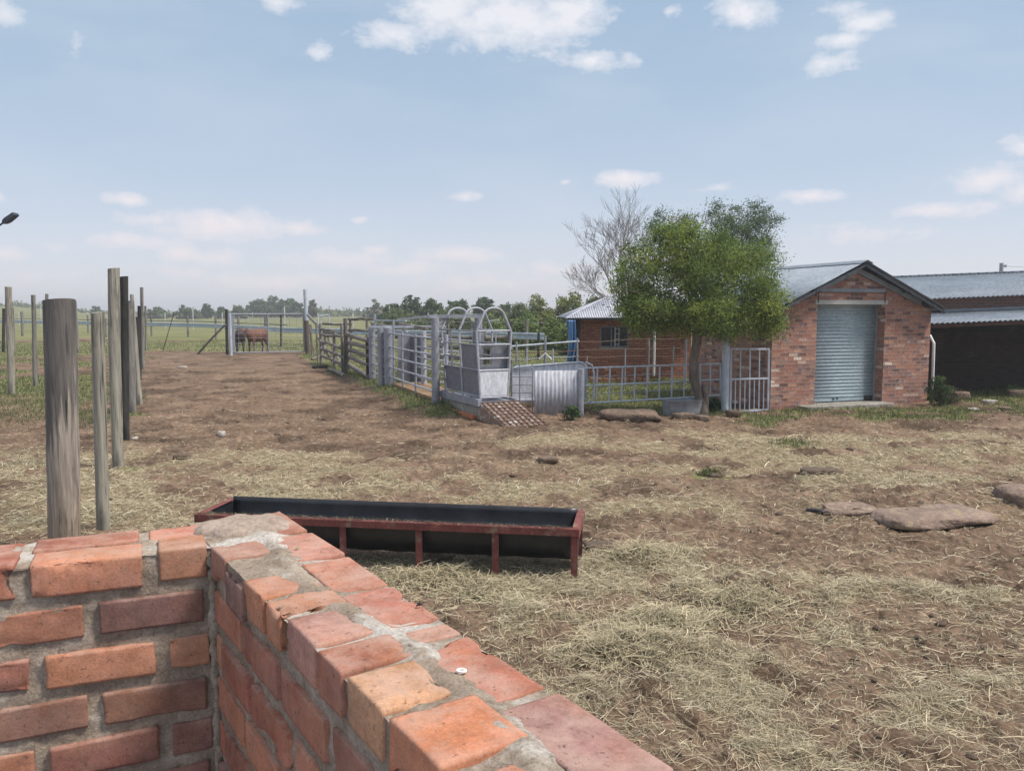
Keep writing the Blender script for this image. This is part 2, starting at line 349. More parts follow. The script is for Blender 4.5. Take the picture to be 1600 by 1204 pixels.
def G(u,v,dz=0):                         # ground point seen at a photo point
    p=P(u,v); 
    for _ in range(3): p=P(u,v,gh(p.x,p.y)*.9)
    return Vector((p.x,p.y,gh(p.x,p.y)+dz))
# ---------------------------------------------------------------- straw, grass
def strips(x,y,z,yaw,L,W,pitch,curl,col,seg=3):
    n=len(x); t=np.linspace(-.5,.5,seg+1)
    V=np.zeros((n,seg+1,2,3),np.float32)
    dx,dy_=np.cos(yaw),np.sin(yaw)
    for i,s in enumerate(t):
        a=curl*(s*s-.25)*L
        cx=x+dx*s*L-dy_*a; cy=y+dy_*s*L+dx*a; cz=z+np.sin(pitch)*s*L+ (.25-s*s)*L*.18
        V[:,i,0]=np.stack([cx-dy_*W*.5,cy+dx*W*.5,cz],1); V[:,i,1]=np.stack([cx+dy_*W*.5,cy-dx*W*.5,cz+W*.35],1)
    base=(np.arange(n)*(seg+1)*2)[:,None]
    F=np.concatenate([base+np.array([[2*i,2*i+1,2*i+3,2*i+2]]) for i in range(seg)],0)
    C=np.repeat(col,(seg+1)*2,0)
    return V.reshape(-1,3),F,C
def scatter(n,v0,v1,which,thr_gain=1.0,u0=-120,u1=1720,p=1.0):
    u=rng.uniform(u0,u1,n); v=v0+(v1-v0)*rng.random(n)
    b=-(v-602)/F_PX; zc=b*CP-SP; t=-EYE/zc; x=(u-800)/F_PX*t; y=(CP+b*SP)*t
    mk=masks(x,y)[which]; keep=rng.random(n)<np.clip(mk**p*thr_gain,0,1)
    return x[keep],y[keep]
def palette(n,cols,w,var=.22):
    c=np.array(cols)[rng.choice(len(cols),n,p=np.array(w)/sum(w))]; return np.clip(c*(1+rng.normal(0,var,(n,1))),.01,.9)
STR=[(.49,.42,.29),(.39,.33,.225),(.34,.305,.20),(.27,.25,.16),(.22,.17,.115),(.60,.54,.41)]
x,y=scatter(600000,650,1290,0,.80,p=1.35)
n=len(x); d=np.hypot(x,y); L=rng.uniform(.025,.11,n)*np.where(rng.random(n)<.12,2.2,1); W=np.clip(.00042*d,.0018,.008)*rng.uniform(.6,1.3,n)
hk=masks(x,y)[0]; z=gz(x,y)+rng.random(n)**2*.045*(.3+hk)+.004
V,F,C=strips(x,y,z,rng.uniform(0,2*math.pi,n),L,W,rng.normal(0,.22,n),rng.normal(0,.4,n)+np.where(rng.random(n)<.15,rng.normal(0,1.2,n),0),palette(n,STR,[3,3,2.2,1.5,1.2,.8],.28))
tag(raw_mesh('scattered_hay',V,F,M['straw'],col=C),kind='stuff')
n=26000; u=rng.uniform(-100,1700,n); v=rng.uniform(640,1280,n); b_=-(v-602)/F_PX; t=-EYE/(b_*CP-SP); x=(u-800)/F_PX*t; y=(CP+b_*SP)*t
d=np.hypot(x,y); W=np.clip(.0006*d,.0026,.009)*rng.uniform(.6,1.2,n)
V,F,C=strips(x,y,gz(x,y)+.006,rng.uniform(0,6.28,n),rng.uniform(.04,.16,n),W,rng.normal(0,.12,n),rng.normal(0,.6,n),palette(n,STR,[3,3,2,1,2,.5]))
tag(raw_mesh('loose_straw',V,F,M['straw'],col=C),kind='stuff')
def blades(x,y,h,w,col):
    n=len(x); z=gz(x,y)-.01; yaw=rng.uniform(0,6.28,n); lx=rng.normal(0,.35,n)*h; ly=rng.normal(0,.35,n)*h
    V=np.zeros((n,3,3),np.float32)
    V[:,0]=np.stack([x-np.cos(yaw)*w/2,y-np.sin(yaw)*w/2,z],1); V[:,1]=np.stack([x+np.cos(yaw)*w/2,y+np.sin(yaw)*w/2,z],1); V[:,2]=np.stack([x+lx,y+ly,z+h],1)
    return V.reshape(-1,3),np.arange(n*3).reshape(n,3),np.repeat(col,3,0)
GRS=[(.085,.125,.04),(.115,.15,.055),(.16,.165,.075),(.23,.20,.11),(.07,.095,.042)]
x,y=scatter(520000,528,720,1,.9)
keep=y<60; x,y=x[keep],y[keep]; n=len(x); d=np.hypot(x,y)
V,F,C=blades(x,y,rng.uniform(.035,.13,n)*(.7+.6*fbm(x,y,2,8)),np.clip(.0007*d,.006,.03),palette(n,GRS,[2.5,3,2.5,1.8,1.5]))
tag(raw_mesh('short_grass',V,F,M['leaf'],col=C),kind='stuff')
# dung clods, too many to count
ico=MB(); 
def lump_mesh(r,seed,flat=.6,n=8,m_=5):
    vs=[];fs=[]
    for j in range(m_+1):
        ph=math.pi*j/m_
        for i in range(n):
            a=2*math.pi*i/n; k=1+.35*(random.random()-.5)
            vs.append((r*k*math.sin(ph)*math.cos(a),r*k*math.sin(ph)*math.sin(a),r*k*flat*math.cos(ph)))
    for j in range(m_):
        for i in range(n): fs.append((j*n+i,j*n+(i+1)%n,(j+1)*n+(i+1)%n,(j+1)*n+i))
    return vs,fs
n=2100; u=rng.uniform(150,1650,n); v=560+640*rng.random(n)**1.3; b_=-(v-602)/F_PX; t=-EYE/(b_*CP-SP); x=(u-800)/F_PX*t; y=(CP+b_*SP)*t
hk,gk,dk=masks(x,y); keep=(rng.random(n)<(1-gk)*(1-.8*hk)*(.25+.75*dk))&(y>3); x,y=x[keep],y[keep]; z=gz(x,y)
mb=MB()
for i in range(len(x)):
    r=random.uniform(.007,.022)*(1+.05*y[i])*(1.6 if random.random()<.1 else 1); vs,fs=lump_mesh(r,i,.55,6,4)
    mb.add([(p[0]*1.25+x[i],p[1]+y[i],p[2]+z[i]+.15*r) for p in vs],fs)
tag(mb.build('dung_clods',M['dung'],loc=(0,0,0),smooth='all'),kind='stuff')
# ---------------------------------------------------------------- stones and single lumps
def rock(name,u,v,wx,wy,h,mat,label,cat,group=None,seed=1,rot=0,sink=.25,n=20):
    p=G(u,v); q=random.Random(seed); vs=[];fs=[]; mrows=10
    for j in range(mrows+1):
        ph=math.pi*j/mrows
        for i in range(n):
            a=2*math.pi*i/n
            sx=math.copysign(abs(math.cos(a))**.6,math.cos(a))*abs(math.sin(ph))**.5; sy=math.copysign(abs(math.sin(a))**.6,math.sin(a))*abs(math.sin(ph))**.5; sz=math.copysign(abs(math.cos(ph))**.55,math.cos(ph))
            k=1+.5*(float(fbm(np.array([sx*1.6+seed*7+sz]),np.array([sy*1.6+sz*1.3]),4,seed)[0])-.5)
            X,Y=sx*wx/2*k,sy*wy/2*k
            vs.append((p.x+X*math.cos(rot)-Y*math.sin(rot),p.y+X*math.sin(rot)+Y*math.cos(rot),p.z+(sz*.5*k+.5-sink)*h))
    for j in range(mrows):
        for i in range(n): fs.append((j*n+i,j*n+(i+1)%n,(j+1)*n+(i+1)%n,(j+1)*n+i))
    return tag(MB().add(vs,fs).build(name,mat,smooth='all',loc=p),label,cat,group)
rock('flat_rock',985,655,1.15,.75,.26,M['rock'],'wide flat red sandstone slab in front of the low pipe gate','rock',seed=3,rot=-.15)
rock('rock',1068,654,.46,.3,.17,M['rock'],'oblong reddish rock just below the galvanised tub','rock',seed=5)
rock('rock',1097,657,.3,.24,.15,M['rock'],'small rounded red rock at the foot of the leafy tree','rock',seed=8)
rock('rock',1145,652,.32,.22,.14,M['dung'],'dark flat stone on grass below the barred gate','rock',seed=9)
rock('rock_outcrop',1455,800,1.2,.7,.12,M['bedrock'],'broad low reddish bedrock hump half buried in dirt','rock',seed=12,rot=.2,sink=.58,n=40)
rock('rock_outcrop',1612,790,.75,.6,.34,M['bedrock'],'rounded red boulder cut off by the right edge','rock',seed=14,sink=.35)
rock('rock_outcrop',1350,795,.9,.45,.075,M['bedrock'],'flattest dirt covered bedrock hump left of the broad one','rock',seed=15,sink=.62,n=36)
rock('stone',855,722,.3,.2,.10,M['rock'],'lone pinkish stone on the dirt behind the feed trough','stone',seed=17)
rock('stone',346,683,.14,.12,.10,M['stone'],'pale whitish stone on the dirt lane','stone',seed=18)
rock('stone',211,688,.1,.1,.07,M['stone'],'small pale stone beside the black post foot','stone',seed=19)
rock('stone',285,575,.35,.2,.1,M['stone'],'pale stone in the grass near the far leaning rod','stone',seed=23)
rock('dung_pat',285,716,.24,.16,.09,M['dung'],'dark dung lump on the hay between posts and lane','dung',seed=20)
rock('dung_pat',1120,745,.22,.16,.08,M['dung'],'dark dung lump by a small grass tuft','dung',seed=21)
rock('dung_pat',940,856,.3,.2,.07,M['dung'],'dark dung heap right of the feed trough end','dung',seed=22)
rock('dung_pat',1285,738,.55,.3,.085,M['dung'],'long dark dung heap on the pale hay band','dung',seed=24)
p=G(1275,802); mb=MB(); mb.tube([p+Vector((-.1,.03,.03)),p+Vector((0,0,.035)),p+Vector((.09,-.04,.03))],[.018,.022,.016],8,.1)
tag(mb.build('stick',M['black'],loc=p,smooth=True),'short black stick lying on bare dirt','stick')
# ---------------------------------------------------------------- foreground brick wall
def n3(x,y,z,o=3,s=0): return (fbm(x+z*.73,y-z*.61,o,s)+fbm(y+z*.57+31,z*1.1-x*.41,o,s+5))*.5-.5
class BrickSet:
    def __init__(s): s.V=[];s.F=[];s.C=[];s.n=0
    def brick(s,o,ax,ay,h,col,seg,seed,chip=.5):
        """o centre, ax/ay unit vectors, h half sizes"""
        def tv(n): 
            t=np.linspace(-1,1,n+1); return np.sign(t)*(1-(1-np.abs(t))**1.5)
        X,Y,Z=tv(seg[0]),tv(seg[1]),tv(seg[2]); vs=[];fs=[];b=0
        for A,B,fx in ((X,Y,'z'),(X,Z,'y'),(Y,Z,'x')):
            for sg in (-1,1):
                a_,b_=np.meshgrid(A,B,indexing='ij'); c_=np.full(a_.shape,float(sg))
                p={'z':(a_,b_,c_),'y':(a_,c_,b_),'x':(c_,a_,b_)}[fx]
                vs.append(np.stack([q.ravel() for q in p],1)); na,nb=a_.shape; ix=np.arange(na*nb).reshape(na,nb)+b
                q=np.stack([ix[:-1,:-1],ix[1:,:-1],ix[1:,1:],ix[:-1,1:]],-1).reshape(-1,4)
                flip=(sg<0)^(fx=='y'); fs.append(q[:,::-1] if flip else q); b+=na*nb
        v=np.concatenate(vs)*np.array(h); f=np.concatenate(fs)
        u_,inv=np.unique(np.round(v,6),axis=0,return_inverse=True); v=u_; f=inv.reshape(-1)[f]
        r=.0028; core=np.clip(v,-(np.array(h)-r),np.array(h)-r); dlt=v-core; l=np.linalg.norm(dlt,axis=1,keepdims=True); nrm=dlt/np.maximum(l,1e-9)
        v=core+nrm*r
        S=seed*3.17
        edge=(np.abs(v)>np.array(h)-.014).sum(1)
        k=.0035*n3(v[:,0]*22+S,v[:,1]*22,v[:,2]*22,3)+.004*n3(v[:,0]*8+S,v[:,1]*8,v[:,2]*8+S,2)
        ch=np.clip(n3(v[:,0]*14+S*2,v[:,1]*14,v[:,2]*14+9,3,40)-.10,0,.2)*.16*chip*.9*(edge>=2)
        v=v+nrm*(k-ch)[:,None]
        tilt=math.radians(((seed*37)%11-5)*.22)
        zc=v[:,2]+v[:,0]*math.sin(tilt)
        W=np.array(o)[None]+v[:,:1]*np.array(ax)[None]+v[:,1:2]*np.array(ay)[None]; W[:,2]+=zc
        s.V.append(W); s.F.append(f+s.n); s.n+=len(W)
        c=np.repeat(np.array(col)[None],len(W),0); s.C.append(c)
TONES=[(.37,.15,.088),(.335,.12,.076),(.30,.105,.07),(.365,.175,.10),(.17,.08,.07),(.35,.14,.085),(.26,.095,.07),(.34,.12,.08)]
WT=1.65; CH=.105; BH=.075
CIN=np.array([-.708,1.879]); LD=np.array([-.913,-.409]); LN=np.array([-.409,.913]); RD=np.array([.548,-.836]); RN=np.array([.836,.548])
bs=BrickSet(); sd=0
def put(wing,s0,s1,a0,a1,row,seg,dz=0,h=BH,tone=None):
    global sd; sd+=1
    d,nn=(LD,LN) if wing=='L' else (RD,RN)
    c=CIN+d*(s0+s1)/2+nn*(a0+a1)/2
    q=random.random(); col=TONES[int(q*len(TONES))]; j=random.uniform(.85,1.15)
    if row==0 and (col[0]<.2 or col[1]>.17): col=TONES[1]
    if tone: col=tone
    zc=WT-row*CH-h/2+dz+random.uniform(-.002,.002)
    off=random.uniform(-.004,.004)
    bs.brick((c[0]+nn[0]*off,c[1]+nn[1]*off,zc),(d[0],d[1],0),(nn[0],nn[1],0),((s1-s0)/2,(a1-a0)/2,h/2),tuple(x*j for x in col),seg,sd,1 if row==0 else .5)
FINE=(16,8,6); MID=(8,5,4); LOW=(3,2,2)
for row in range(15):
    sg=FINE if row==0 else ((12,3,6) if row<7 else LOW)
    if row%2==0:
        put('L',.008,.112 if row==0 else .097,0,.105,row,(8,8,6) if row<7 else LOW,tone=(.36,.16,.09) if row in (0,2) else None); s=.146 if row==0 else .127
    else: s=.018
    while s<2.3: put('L',s,s+.222,0,.105,row,sg); s+=.252
    s=.06 if row%2 else -.02
    if row==0: s=-.092
    while s<2.3: put('L',s,s+.222,.125,.232,row,FINE if row==0 else LOW,-.004 if row==0 else 0); s+=.246 if row==0 else .252
HD=[(.004,.125,.112,0,(.37,.18,.125)),(.14,.272,.095,-.024,(.20,.115,.10)),(.289,.414,.118,0,(.37,.15,.085)),(.446,.530,.125,.003,(.38,.165,.09)),(.55,.69,.122,0,(.33,.17,.135)),(.717,.816,.125,.002,(.36,.135,.085)),(.838,.962,.112,.003,(.42,.23,.13)),(.99,1.131,.13,.006,(.40,.15,.075))]
s=1.16
while s<2.1: HD.append((s,s+.11,.112,0,None)); s+=.135
for (s0,s1,wd,dz_,tn) in HD: put('R',s0,s1,random.uniform(-.004,.004),wd,0,(10,9,6),dz_,tone=tn)
OD=[(-.245,-.012,(.33,.14,.095)),(.014,.232,(.35,.14,.10)),(.256,.468,(.37,.145,.09)),(.492,.691,(.38,.14,.10)),(.716,.772,(.40,.22,.17)),(.794,1.018,(.37,.13,.09)),(1.043,1.28,(.27,.14,.125))]
s=1.305
while s<2.1: OD.append((s,s+.222,None)); s+=.246
for (s0,s1,tn) in OD: put('R',s0,s1,.13,.24,0,FINE,random.uniform(-.003,.001),tone=tn)
for row in range(1,15):
    s=.012 if row%2 else .075
    if row%2==0: put('R',.01,.05,.002,.1,row,(4,3,6))
    while s<2.1: put('R',s,s+.222,0,.105,row,(12,3,6) if row<9 else LOW); s+=.252
    s=-.262+(.0 if row%2 else .126)
    while s<2.1: put('R',s,s+.222,.127,.237,row,LOW); s+=.252
wall=thing('brick_wall',(CIN[0],CIN[1],0),'rough unfinished red brick wall corner with thick mortar right in front of the viewer','wall')
mw,nt,b=newmat('wall brick'); a=N(nt,'ShaderNodeVertexColor'); a.layer_name='Col'; v=coords(nt)
c=mix(nt,1.0,a.outputs[0],ramp(nt,noise(nt,v,38,6,.65),[(.3,.78),(.7,1.18)]),'MULTIPLY')
c=mix(nt,ramp(nt,noise(nt,v,4.5,5,.6),[(.45,0),(.65,.42)]),c,(.35,.17,.085))
c=mix(nt,.08,c,(.27,.20,.17))
c=mix(nt,1.0,c,ramp(nt,noise(nt,v,7,4,.6),[(.3,.72),(.7,1.25)]),'MULTIPLY')
c=mix(nt,1.0,c,ramp(nt,noise(nt,v,190,5,.75),[(.3,.74),(.7,1.24)]),'MULTIPLY')
gq=N(nt,'ShaderNodeNewGeometry'); sq=N(nt,'ShaderNodeSeparateXYZ'); nt.links.new(gq.outputs['Normal'],sq.inputs[0]); du=N(nt,'ShaderNodeMath',operation='MULTIPLY'); nt.links.new(ramp(nt,noise(nt,v,11,7,.7),[(.40,0),(.70,.75)]),du.inputs[0]); nt.links.new(ramp(nt,sq.outputs[2],[(.1,.35),(.8,1)]),du.inputs[1])
c=mix(nt,du.outputs[0],c,(.44,.315,.26))
c=mix(nt,ramp(nt,noise(nt,v,5,7,.7),[(.62,0),(.72,.6)]),c,(.09,.06,.052))
c=mix(nt,ramp(nt,noise(nt,v,90,3,.6),[(.63,0),(.69,.6)]),c,(.07,.045,.038))
nt.links.new(c,b.inputs['Base Color']); b.inputs['Roughness'].default_value=.93; b.inputs['Specular IOR Level'].default_value=.2
bump(nt,b,noise(nt,v,130,8,.75),.6,.003)
bk=raw_mesh('brickwork',np.concatenate(bs.V),np.concatenate(bs.F),mw,wall,col=np.concatenate(bs.C),smooth=True)
# mortar: a fine rough body 7 mm behind the brick faces
def sheet(o,e1,e2,nrm,l1,l2,res,amp,s,rise=None):
    n1,n2=max(2,int(l1/res)),max(2,int(l2/res)); A,B=np.meshgrid(np.linspace(0,l1,n1),np.linspace(0,l2,n2),indexing='ij')
    p=np.array(o)[None,None]+A[...,None]*np.array(e1)+B[...,None]*np.array(e2)
    k=amp*2*(1.2*n3(p[...,0]*38,p[...,1]*38,p[...,2]*38,4,s)+.8*n3(p[...,0]*8,p[...,1]*8,p[...,2]*8,3,s+3))
    if rise is not None: k=k+rise(A,B,p)
    p=p+k[...,None]*np.array(nrm); ix=np.arange(n1*n2).reshape(n1,n2)
    return p.reshape(-1,3),np.stack([ix[:-1,:-1],ix[1:,:-1],ix[1:,1:],ix[:-1,1:]],-1).reshape(-1,4)
mv=[];mf=[];n0=0
def addsheet(*a,**k):
    global n0
    V,F=sheet(*a,**k); mv.append(V); mf.append(F+n0); n0+=len(V)
def v3(p,z=0): return np.array([p[0],p[1],z])
up=np.array([0,0,1.])
def rise_r(A,B,p):
    c=np.exp(-((B-.113-.02*np.sin(A*7))/.028)**2); return .0095*c+.020*np.clip(n3(p[...,0]*9,p[...,1]*9,p[...,2],3,77)+.02,0,1)*np.exp(-((B-.11)/.06)**2)*2.2
addsheet(v3(CIN+RD*-.262+RN*.006,WT-.0075),v3(RD),v3(RN),up,2.36,.230,.0055,.0045,1,rise=rise_r)
addsheet(v3(CIN+LD*-.02+LN*.006,WT-.009),v3(LD),v3(LN),up,2.3,.222,.008,.004,2)
addsheet(v3(CIN+LN*.0095-LD*.03,0),v3(LD),up,v3(-LN),2.33,WT-.008,.0085,.0066,3)
addsheet(v3(CIN+RN*.0095-RD*.03,0),v3(RD),up,v3(-RN),2.13,WT-.008,.0085,.0066,4)
addsheet(v3(CIN+RD*-.262+RN*.23,0),v3(RD),up,v3(RN),2.36,WT-.008,.05,.004,5)
addsheet(v3(CIN+LN*.225,0),v3(LD),up,v3(LN),2.3,WT-.008,.05,.004,6)
addsheet(v3(CIN+RD*-.255,0),v3(RN),up,v3(-RD),.23,WT-.008,.05,.004,7)
addsheet(v3(CIN+LD*2.3,0),v3(LN),up,v3(LD),.23,WT-.008,.05,.004,8)
mm,nt,b=newmat('mortar'); v=coords(nt)
c=ramp(nt,noise(nt,v,9,7,.65),[(.3,(.19,.148,.115)),(.5,(.31,.25,.195)),(.68,(.42,.36,.30))])
geo=N(nt,'ShaderNodeNewGeometry'); sx=N(nt,'ShaderNodeSeparateXYZ'); nt.links.new(geo.outputs['Normal'],sx.inputs[0])
wf_=N(nt,'ShaderNodeMath',operation='MULTIPLY'); nt.links.new(ramp(nt,noise(nt,v,6.5,7,.65),[(.50,0),(.60,.85)]),wf_.inputs[0]); nt.links.new(ramp(nt,sx.outputs[2],[(.2,.12),(.8,1)]),wf_.inputs[1])
c=mix(nt,wf_.outputs[0],c,(.52,.485,.445))
c=mix(nt,1.0,c,ramp(nt,noise(nt,v,150,4,.7),[(.3,.7),(.7,1.3)]),'MULTIPLY')
c=mix(nt,ramp(nt,noise(nt,v,60,5,.7),[(.58,0),(.7,.7)]),c,(.085,.07,.058))
nt.links.new(c,b.inputs['Base Color']); b.inputs['Roughness'].default_value=1; b.inputs['Specular IOR Level'].default_value=.1
bump(nt,b,noise(nt,v,110,8,.75),1.0,.006)
raw_mesh('mortar',np.concatenate(mv),np.concatenate(mf),mm,wall,smooth=True)
_c=CIN-LD*.004-RD*.004
mb=MB(); mb.tube([(_c[0]+random.uniform(-.003,.003),_c[1]+random.uniform(-.003,.003),z) for z in np.arange(0,WT-.02,.012)],[.006+.010*float(vnoise(np.array([z*17]),np.array([2.]),3)[0])+random.uniform(0,.003) for z in np.arange(0,WT-.02,.012)],9,.3); mb.build('corner_mortar',mm,wall,smooth='all')
def lumpy(cx,cy,z,rx,ry,h,rot,seed,name,mat):
    nr_,na=26,60; vs=[];fs=[]
    for j in range(nr_+1):
        t=j/nr_
        for i in range(na):
            a=2*math.pi*i/na; rr=1+.55*(float(fbm(np.array([math.cos(a)*1.3+seed]),np.array([math.sin(a)*1.3]),4,seed)[0])-.5)
            x=rx*t*rr*math.cos(a); y=ry*t*rr*math.sin(a)
            zz_=h*(1-t**5)*(.55+.9*float(fbm(np.array([x*30+seed]),np.array([y*30]),4,seed+3)[0]))-(.004 if j==nr_ else 0)
            vs.append((cx+x*math.cos(rot)-y*math.sin(rot),cy+x*math.sin(rot)+y*math.cos(rot),z+zz_))
    for j in range(nr_):
        for i in range(na): fs.append((j*na+i,j*na+(i+1)%na,(j+1)*na+(i+1)%na,(j+1)*na+i))
    return MB().add(vs,fs).build(name,mat,wall,smooth='all')
p=P(378,822,WT); lumpy(p.x,p.y,WT-.003,.12,.085,.02,.35,3,'mortar_lump',paint('tan mortar',(.25,.19,.15),(.36,.29,.24),14,rough=1,bs=.8,bd=.008,fine=6))
p=P(464,857,WT+.003); mb=MB()
mb.add([(p.x-.006,p.y-.003,p.z),(p.x,p.y-.005,p.z+.003),(p.x+.007,p.y+.001,p.z+.001),(p.x+.001,p.y+.005,p.z+.003),(p.x,p.y,p.z+.0005)],[(0,1,4),(1,2,4),(2,3,4),(3,0,4)])
tag(mb.build('fallen_leaf',paint('green leaf',(.22,.25,.04),(.28,.3,.06),20),loc=p),'tiny yellow green leaf lying on the brick wall top','leaf')
p=P(721,1048,WT+.004); mb=MB(); ring=[(p.x+.0065*math.cos(2*math.pi*i/12),p.y+.005*math.sin(2*math.pi*i/12),p.z+.001) for i in range(13)]
mb.tube(ring,.0022,6); tag(mb.build('white_ring',paint('white plastic',(.7,.7,.68),(.8,.8,.78),9),loc=p,smooth=True),'tiny white ring lying on the brick wall top','ring')
p=P(655,946,WT+.004); mb=MB(); mb.tube([p+Vector((-.006,-.002,0)),p+Vector((0,0,.004)),p+Vector((.006,.003,.001))],[.001,.003,.001],6,.2); mb.tube([p,p+Vector((.001,.002,.009))],[.002,.0008],6)
tag(mb.build('twig_bit',M['black'],loc=p),'tiny dark twig bit on a red brick of the wall top','twig')
# ---------------------------------------------------------------- round posts
def post(u0,v0,u1,v1,w,mat,label,w1=None,dz=0,cat='post',group='wooden posts of the yard'):
    b0=G(u0,v0); t0=D(u1,v1,b0.y); r0=w/2/F_PX*b0.length*.985; r1=r0*(w1/w if w1 else .96)
    n=18; k=22; vs=[];fs=[]; sd_=random.random()*50; ax=(t0-b0)
    for j in range(k+1):
        t=j/k; c=b0-Vector((0,0,.15))+ (ax+Vector((0,0,.15)))*t; r=r0+(r1-r0)*t
        c=c+Vector((float(n3(np.array([t*2+sd_]),np.array([sd_]),0,2)[0]),float(n3(np.array([t*2+sd_]),np.array([sd_+7]),0,2)[0]),0))*r*.5
        for i in range(n):
            a=2*math.pi*i/n; q=1+.16*float(n3(np.array([math.cos(a)*1.5+sd_]),np.array([math.sin(a)*1.5]),t*3,3)[0])
            vs.append((c.x+math.cos(a)*r*q,c.y+math.sin(a)*r*q,c.z+(0.0 if j<k else .12*r*math.cos(a+sd_))))
    for j in range(k):
        for i in range(n): fs.append((j*n+i,j*n+(i+1)%n,(j+1)*n+(i+1)%n,(j+1)*n+i))
    top=list(range(k*n,(k+1)*n)); c=sum((Vector(vs[i]) for i in top),Vector())/n
    vs.append(c+Vector((0,0,r1*.1))); fs+=[(top[i],top[(i+1)%n],len(vs)-1) for i in range(n)]
    return tag(MB().add(vs,fs).build('post',mat,loc=b0,smooth=True),label,cat,group)
W_=M
BIGW=wood('big weathered post',(.13,.11,.09),(.42,.36,.30),(.03,.03,.034),.64,1.25)
def stain(m_):
    nt=m_.node_tree; b=nt.nodes['Principled BSDF']; src=b.inputs['Base Color'].links[0].from_socket
    t=nt.nodes.new('ShaderNodeTexCoord'); s=nt.nodes.new('ShaderNodeSeparateXYZ'); nt.links.new(t.outputs['Object'],s.inputs[0])
    v=coords(nt,(26,26,1.5)); n=noise(nt,v,1.0,8,.7)
    q=N(nt,'ShaderNodeMath',operation='MULTIPLY_ADD'); nt.links.new(s.outputs[2],q.inputs[0]); q.inputs[1].default_value=.42; nt.links.new(n,q.inputs[2])
    q2=N(nt,'ShaderNodeMath',operation='MULTIPLY_ADD'); nt.links.new(s.outputs[0],q2.inputs[0]); q2.inputs[1].default_value=-.8; nt.links.new(q.outputs[0],q2.inputs[2])
    c=mix(nt,ramp(nt,q2.outputs[0],[(.92,0),(1.22,.66)]),src,(.030,.032,.038))
    c=mix(nt,ramp(nt,q.outputs[0],[(.5,.55),(.8,0)]),c,(.20,.125,.07)); nt.links.new(c,b.inputs['Base Color'])
stain(BIGW)
post(101,868,93.5,469,43,BIGW,'thickest grey weathered wooden post with dark stained top by the brick wall',41)
post(160,824,153,488,18,W_['wood_green'],'short greenish grey post just right of the thickest post',18)
post(184.5,731,176.5,419,16,W_['wood_green'],'tallest greenish round post with dry pale base',16)
post(196,687,193.5,432,11,W_['wood_black'],'tall tarred black post right behind the tallest greenish post',11)
post(206,645,202.5,470,12,W_['wood_grey'],'brown grey post half hidden behind the black post',11)
post(218,632,206,460,9.5,W_['wood_green'],'pale leaning post with wide foot right of the black post',5)
post(215.5,600,214.5,495,6,W_['wood_black'],'short dark post stub behind the pale leaning post',6)
post(217.5,592,217.5,478,5.5,W_['wood_black'],'dark square topped post left of the slim tall far post')
post(223.5,577,221.3,449,4.6,W_['wood_grey'],'slim tall far post rising above its dark neighbours')
post(228.3,548,227.2,478,3.2,W_['wood_grey'],'farthest small grey post of the row along the lane')
post(17.5,617,12.5,448,9,W_['wood_green'],'pale tall post with grass at its foot near the left edge',8.5)
post(55,603,52,461,6.2,W_['wood_grey'],'thin grey post second from the left edge, bent at its middle',5.5)
post(122,551,117.5,470,3.8,W_['wood_grey'],'thin leaning far post with a small dark box fixed to it')
post(22,552,19,480,4,W_['wood_grey'],'grey far post just behind the pale tall left post')
post(5,550,5.5,482,4,W_['wood_black'],'dark far post at the very left edge')
post(35.5,525,34,487,3.6,W_['wood_grey'],'short pale far post standing in the green field by the rail')
post(74,562,73,459,4.4,W_['wood_grey'],'slim post mostly hidden behind the thickest post')
post(166.5,527,165,497,2.6,W_['wood_grey'],'thin far stake in the field right of the short greenish post')
p=G(118,551); q=D(116.3,531,p.y-.06); mb=MB(); mb.box(q.x-.09,q.y-.06,q.z-.16,q.x+.05,q.y+.02,q.z+.16); mb.box(q.x-.07,q.y-.075,q.z+.16,q.x+.03,q.y+.02,q.z+.19)
tag(mb.build('metal_box',M['black'],bevel=.01),'small dark metal box fixed to a thin far post','box')
def rod(name,u0,v0,u1,v1,r,mat,label,cat,dd_=0,dend=0):
    a_=G(u0,v0); b_=D(u1,v1,a_.y+dend); mb=MB(); mb.tube([a_-Vector((0,0,.1)),a_.lerp(b_,.5)+Vector((.01,0,0)),b_],[r,r*.95,r*.9],8)
    return tag(mb.build(name,mat,loc=a_,smooth=True),label,cat)
rod('leaning_rod',253.5,549,272,488,.022,M['wood_black'],'thin dark rod leaning to the right in open field','rod')
rod('brace_pole',306,553,352,507,.055,M['wood_grey'],'sloping wooden brace pole propping the left gate post','pole',dend=-1.0)
# ---------------------------------------------------------------- feed trough
TF=frame((-2.756,6.994,0),(.534+2.756,6.496-6.994)); TL=3.327; TW=.66; TH=.43
tr=thing('feed_trough',(TF@Vector((TL/2,TW/2,0))),'long red oxide steel frame feed trough with black half pipe liner','trough')
zt=0.0
def tl(mb): mb.M=Matrix.Translation((0,0,zt))@TF; return mb
mb=tl(MB())
mb.box(0,0,TH-.060,TL,.012,TH); mb.box(0,.012,TH-.012,TL,.06,TH)

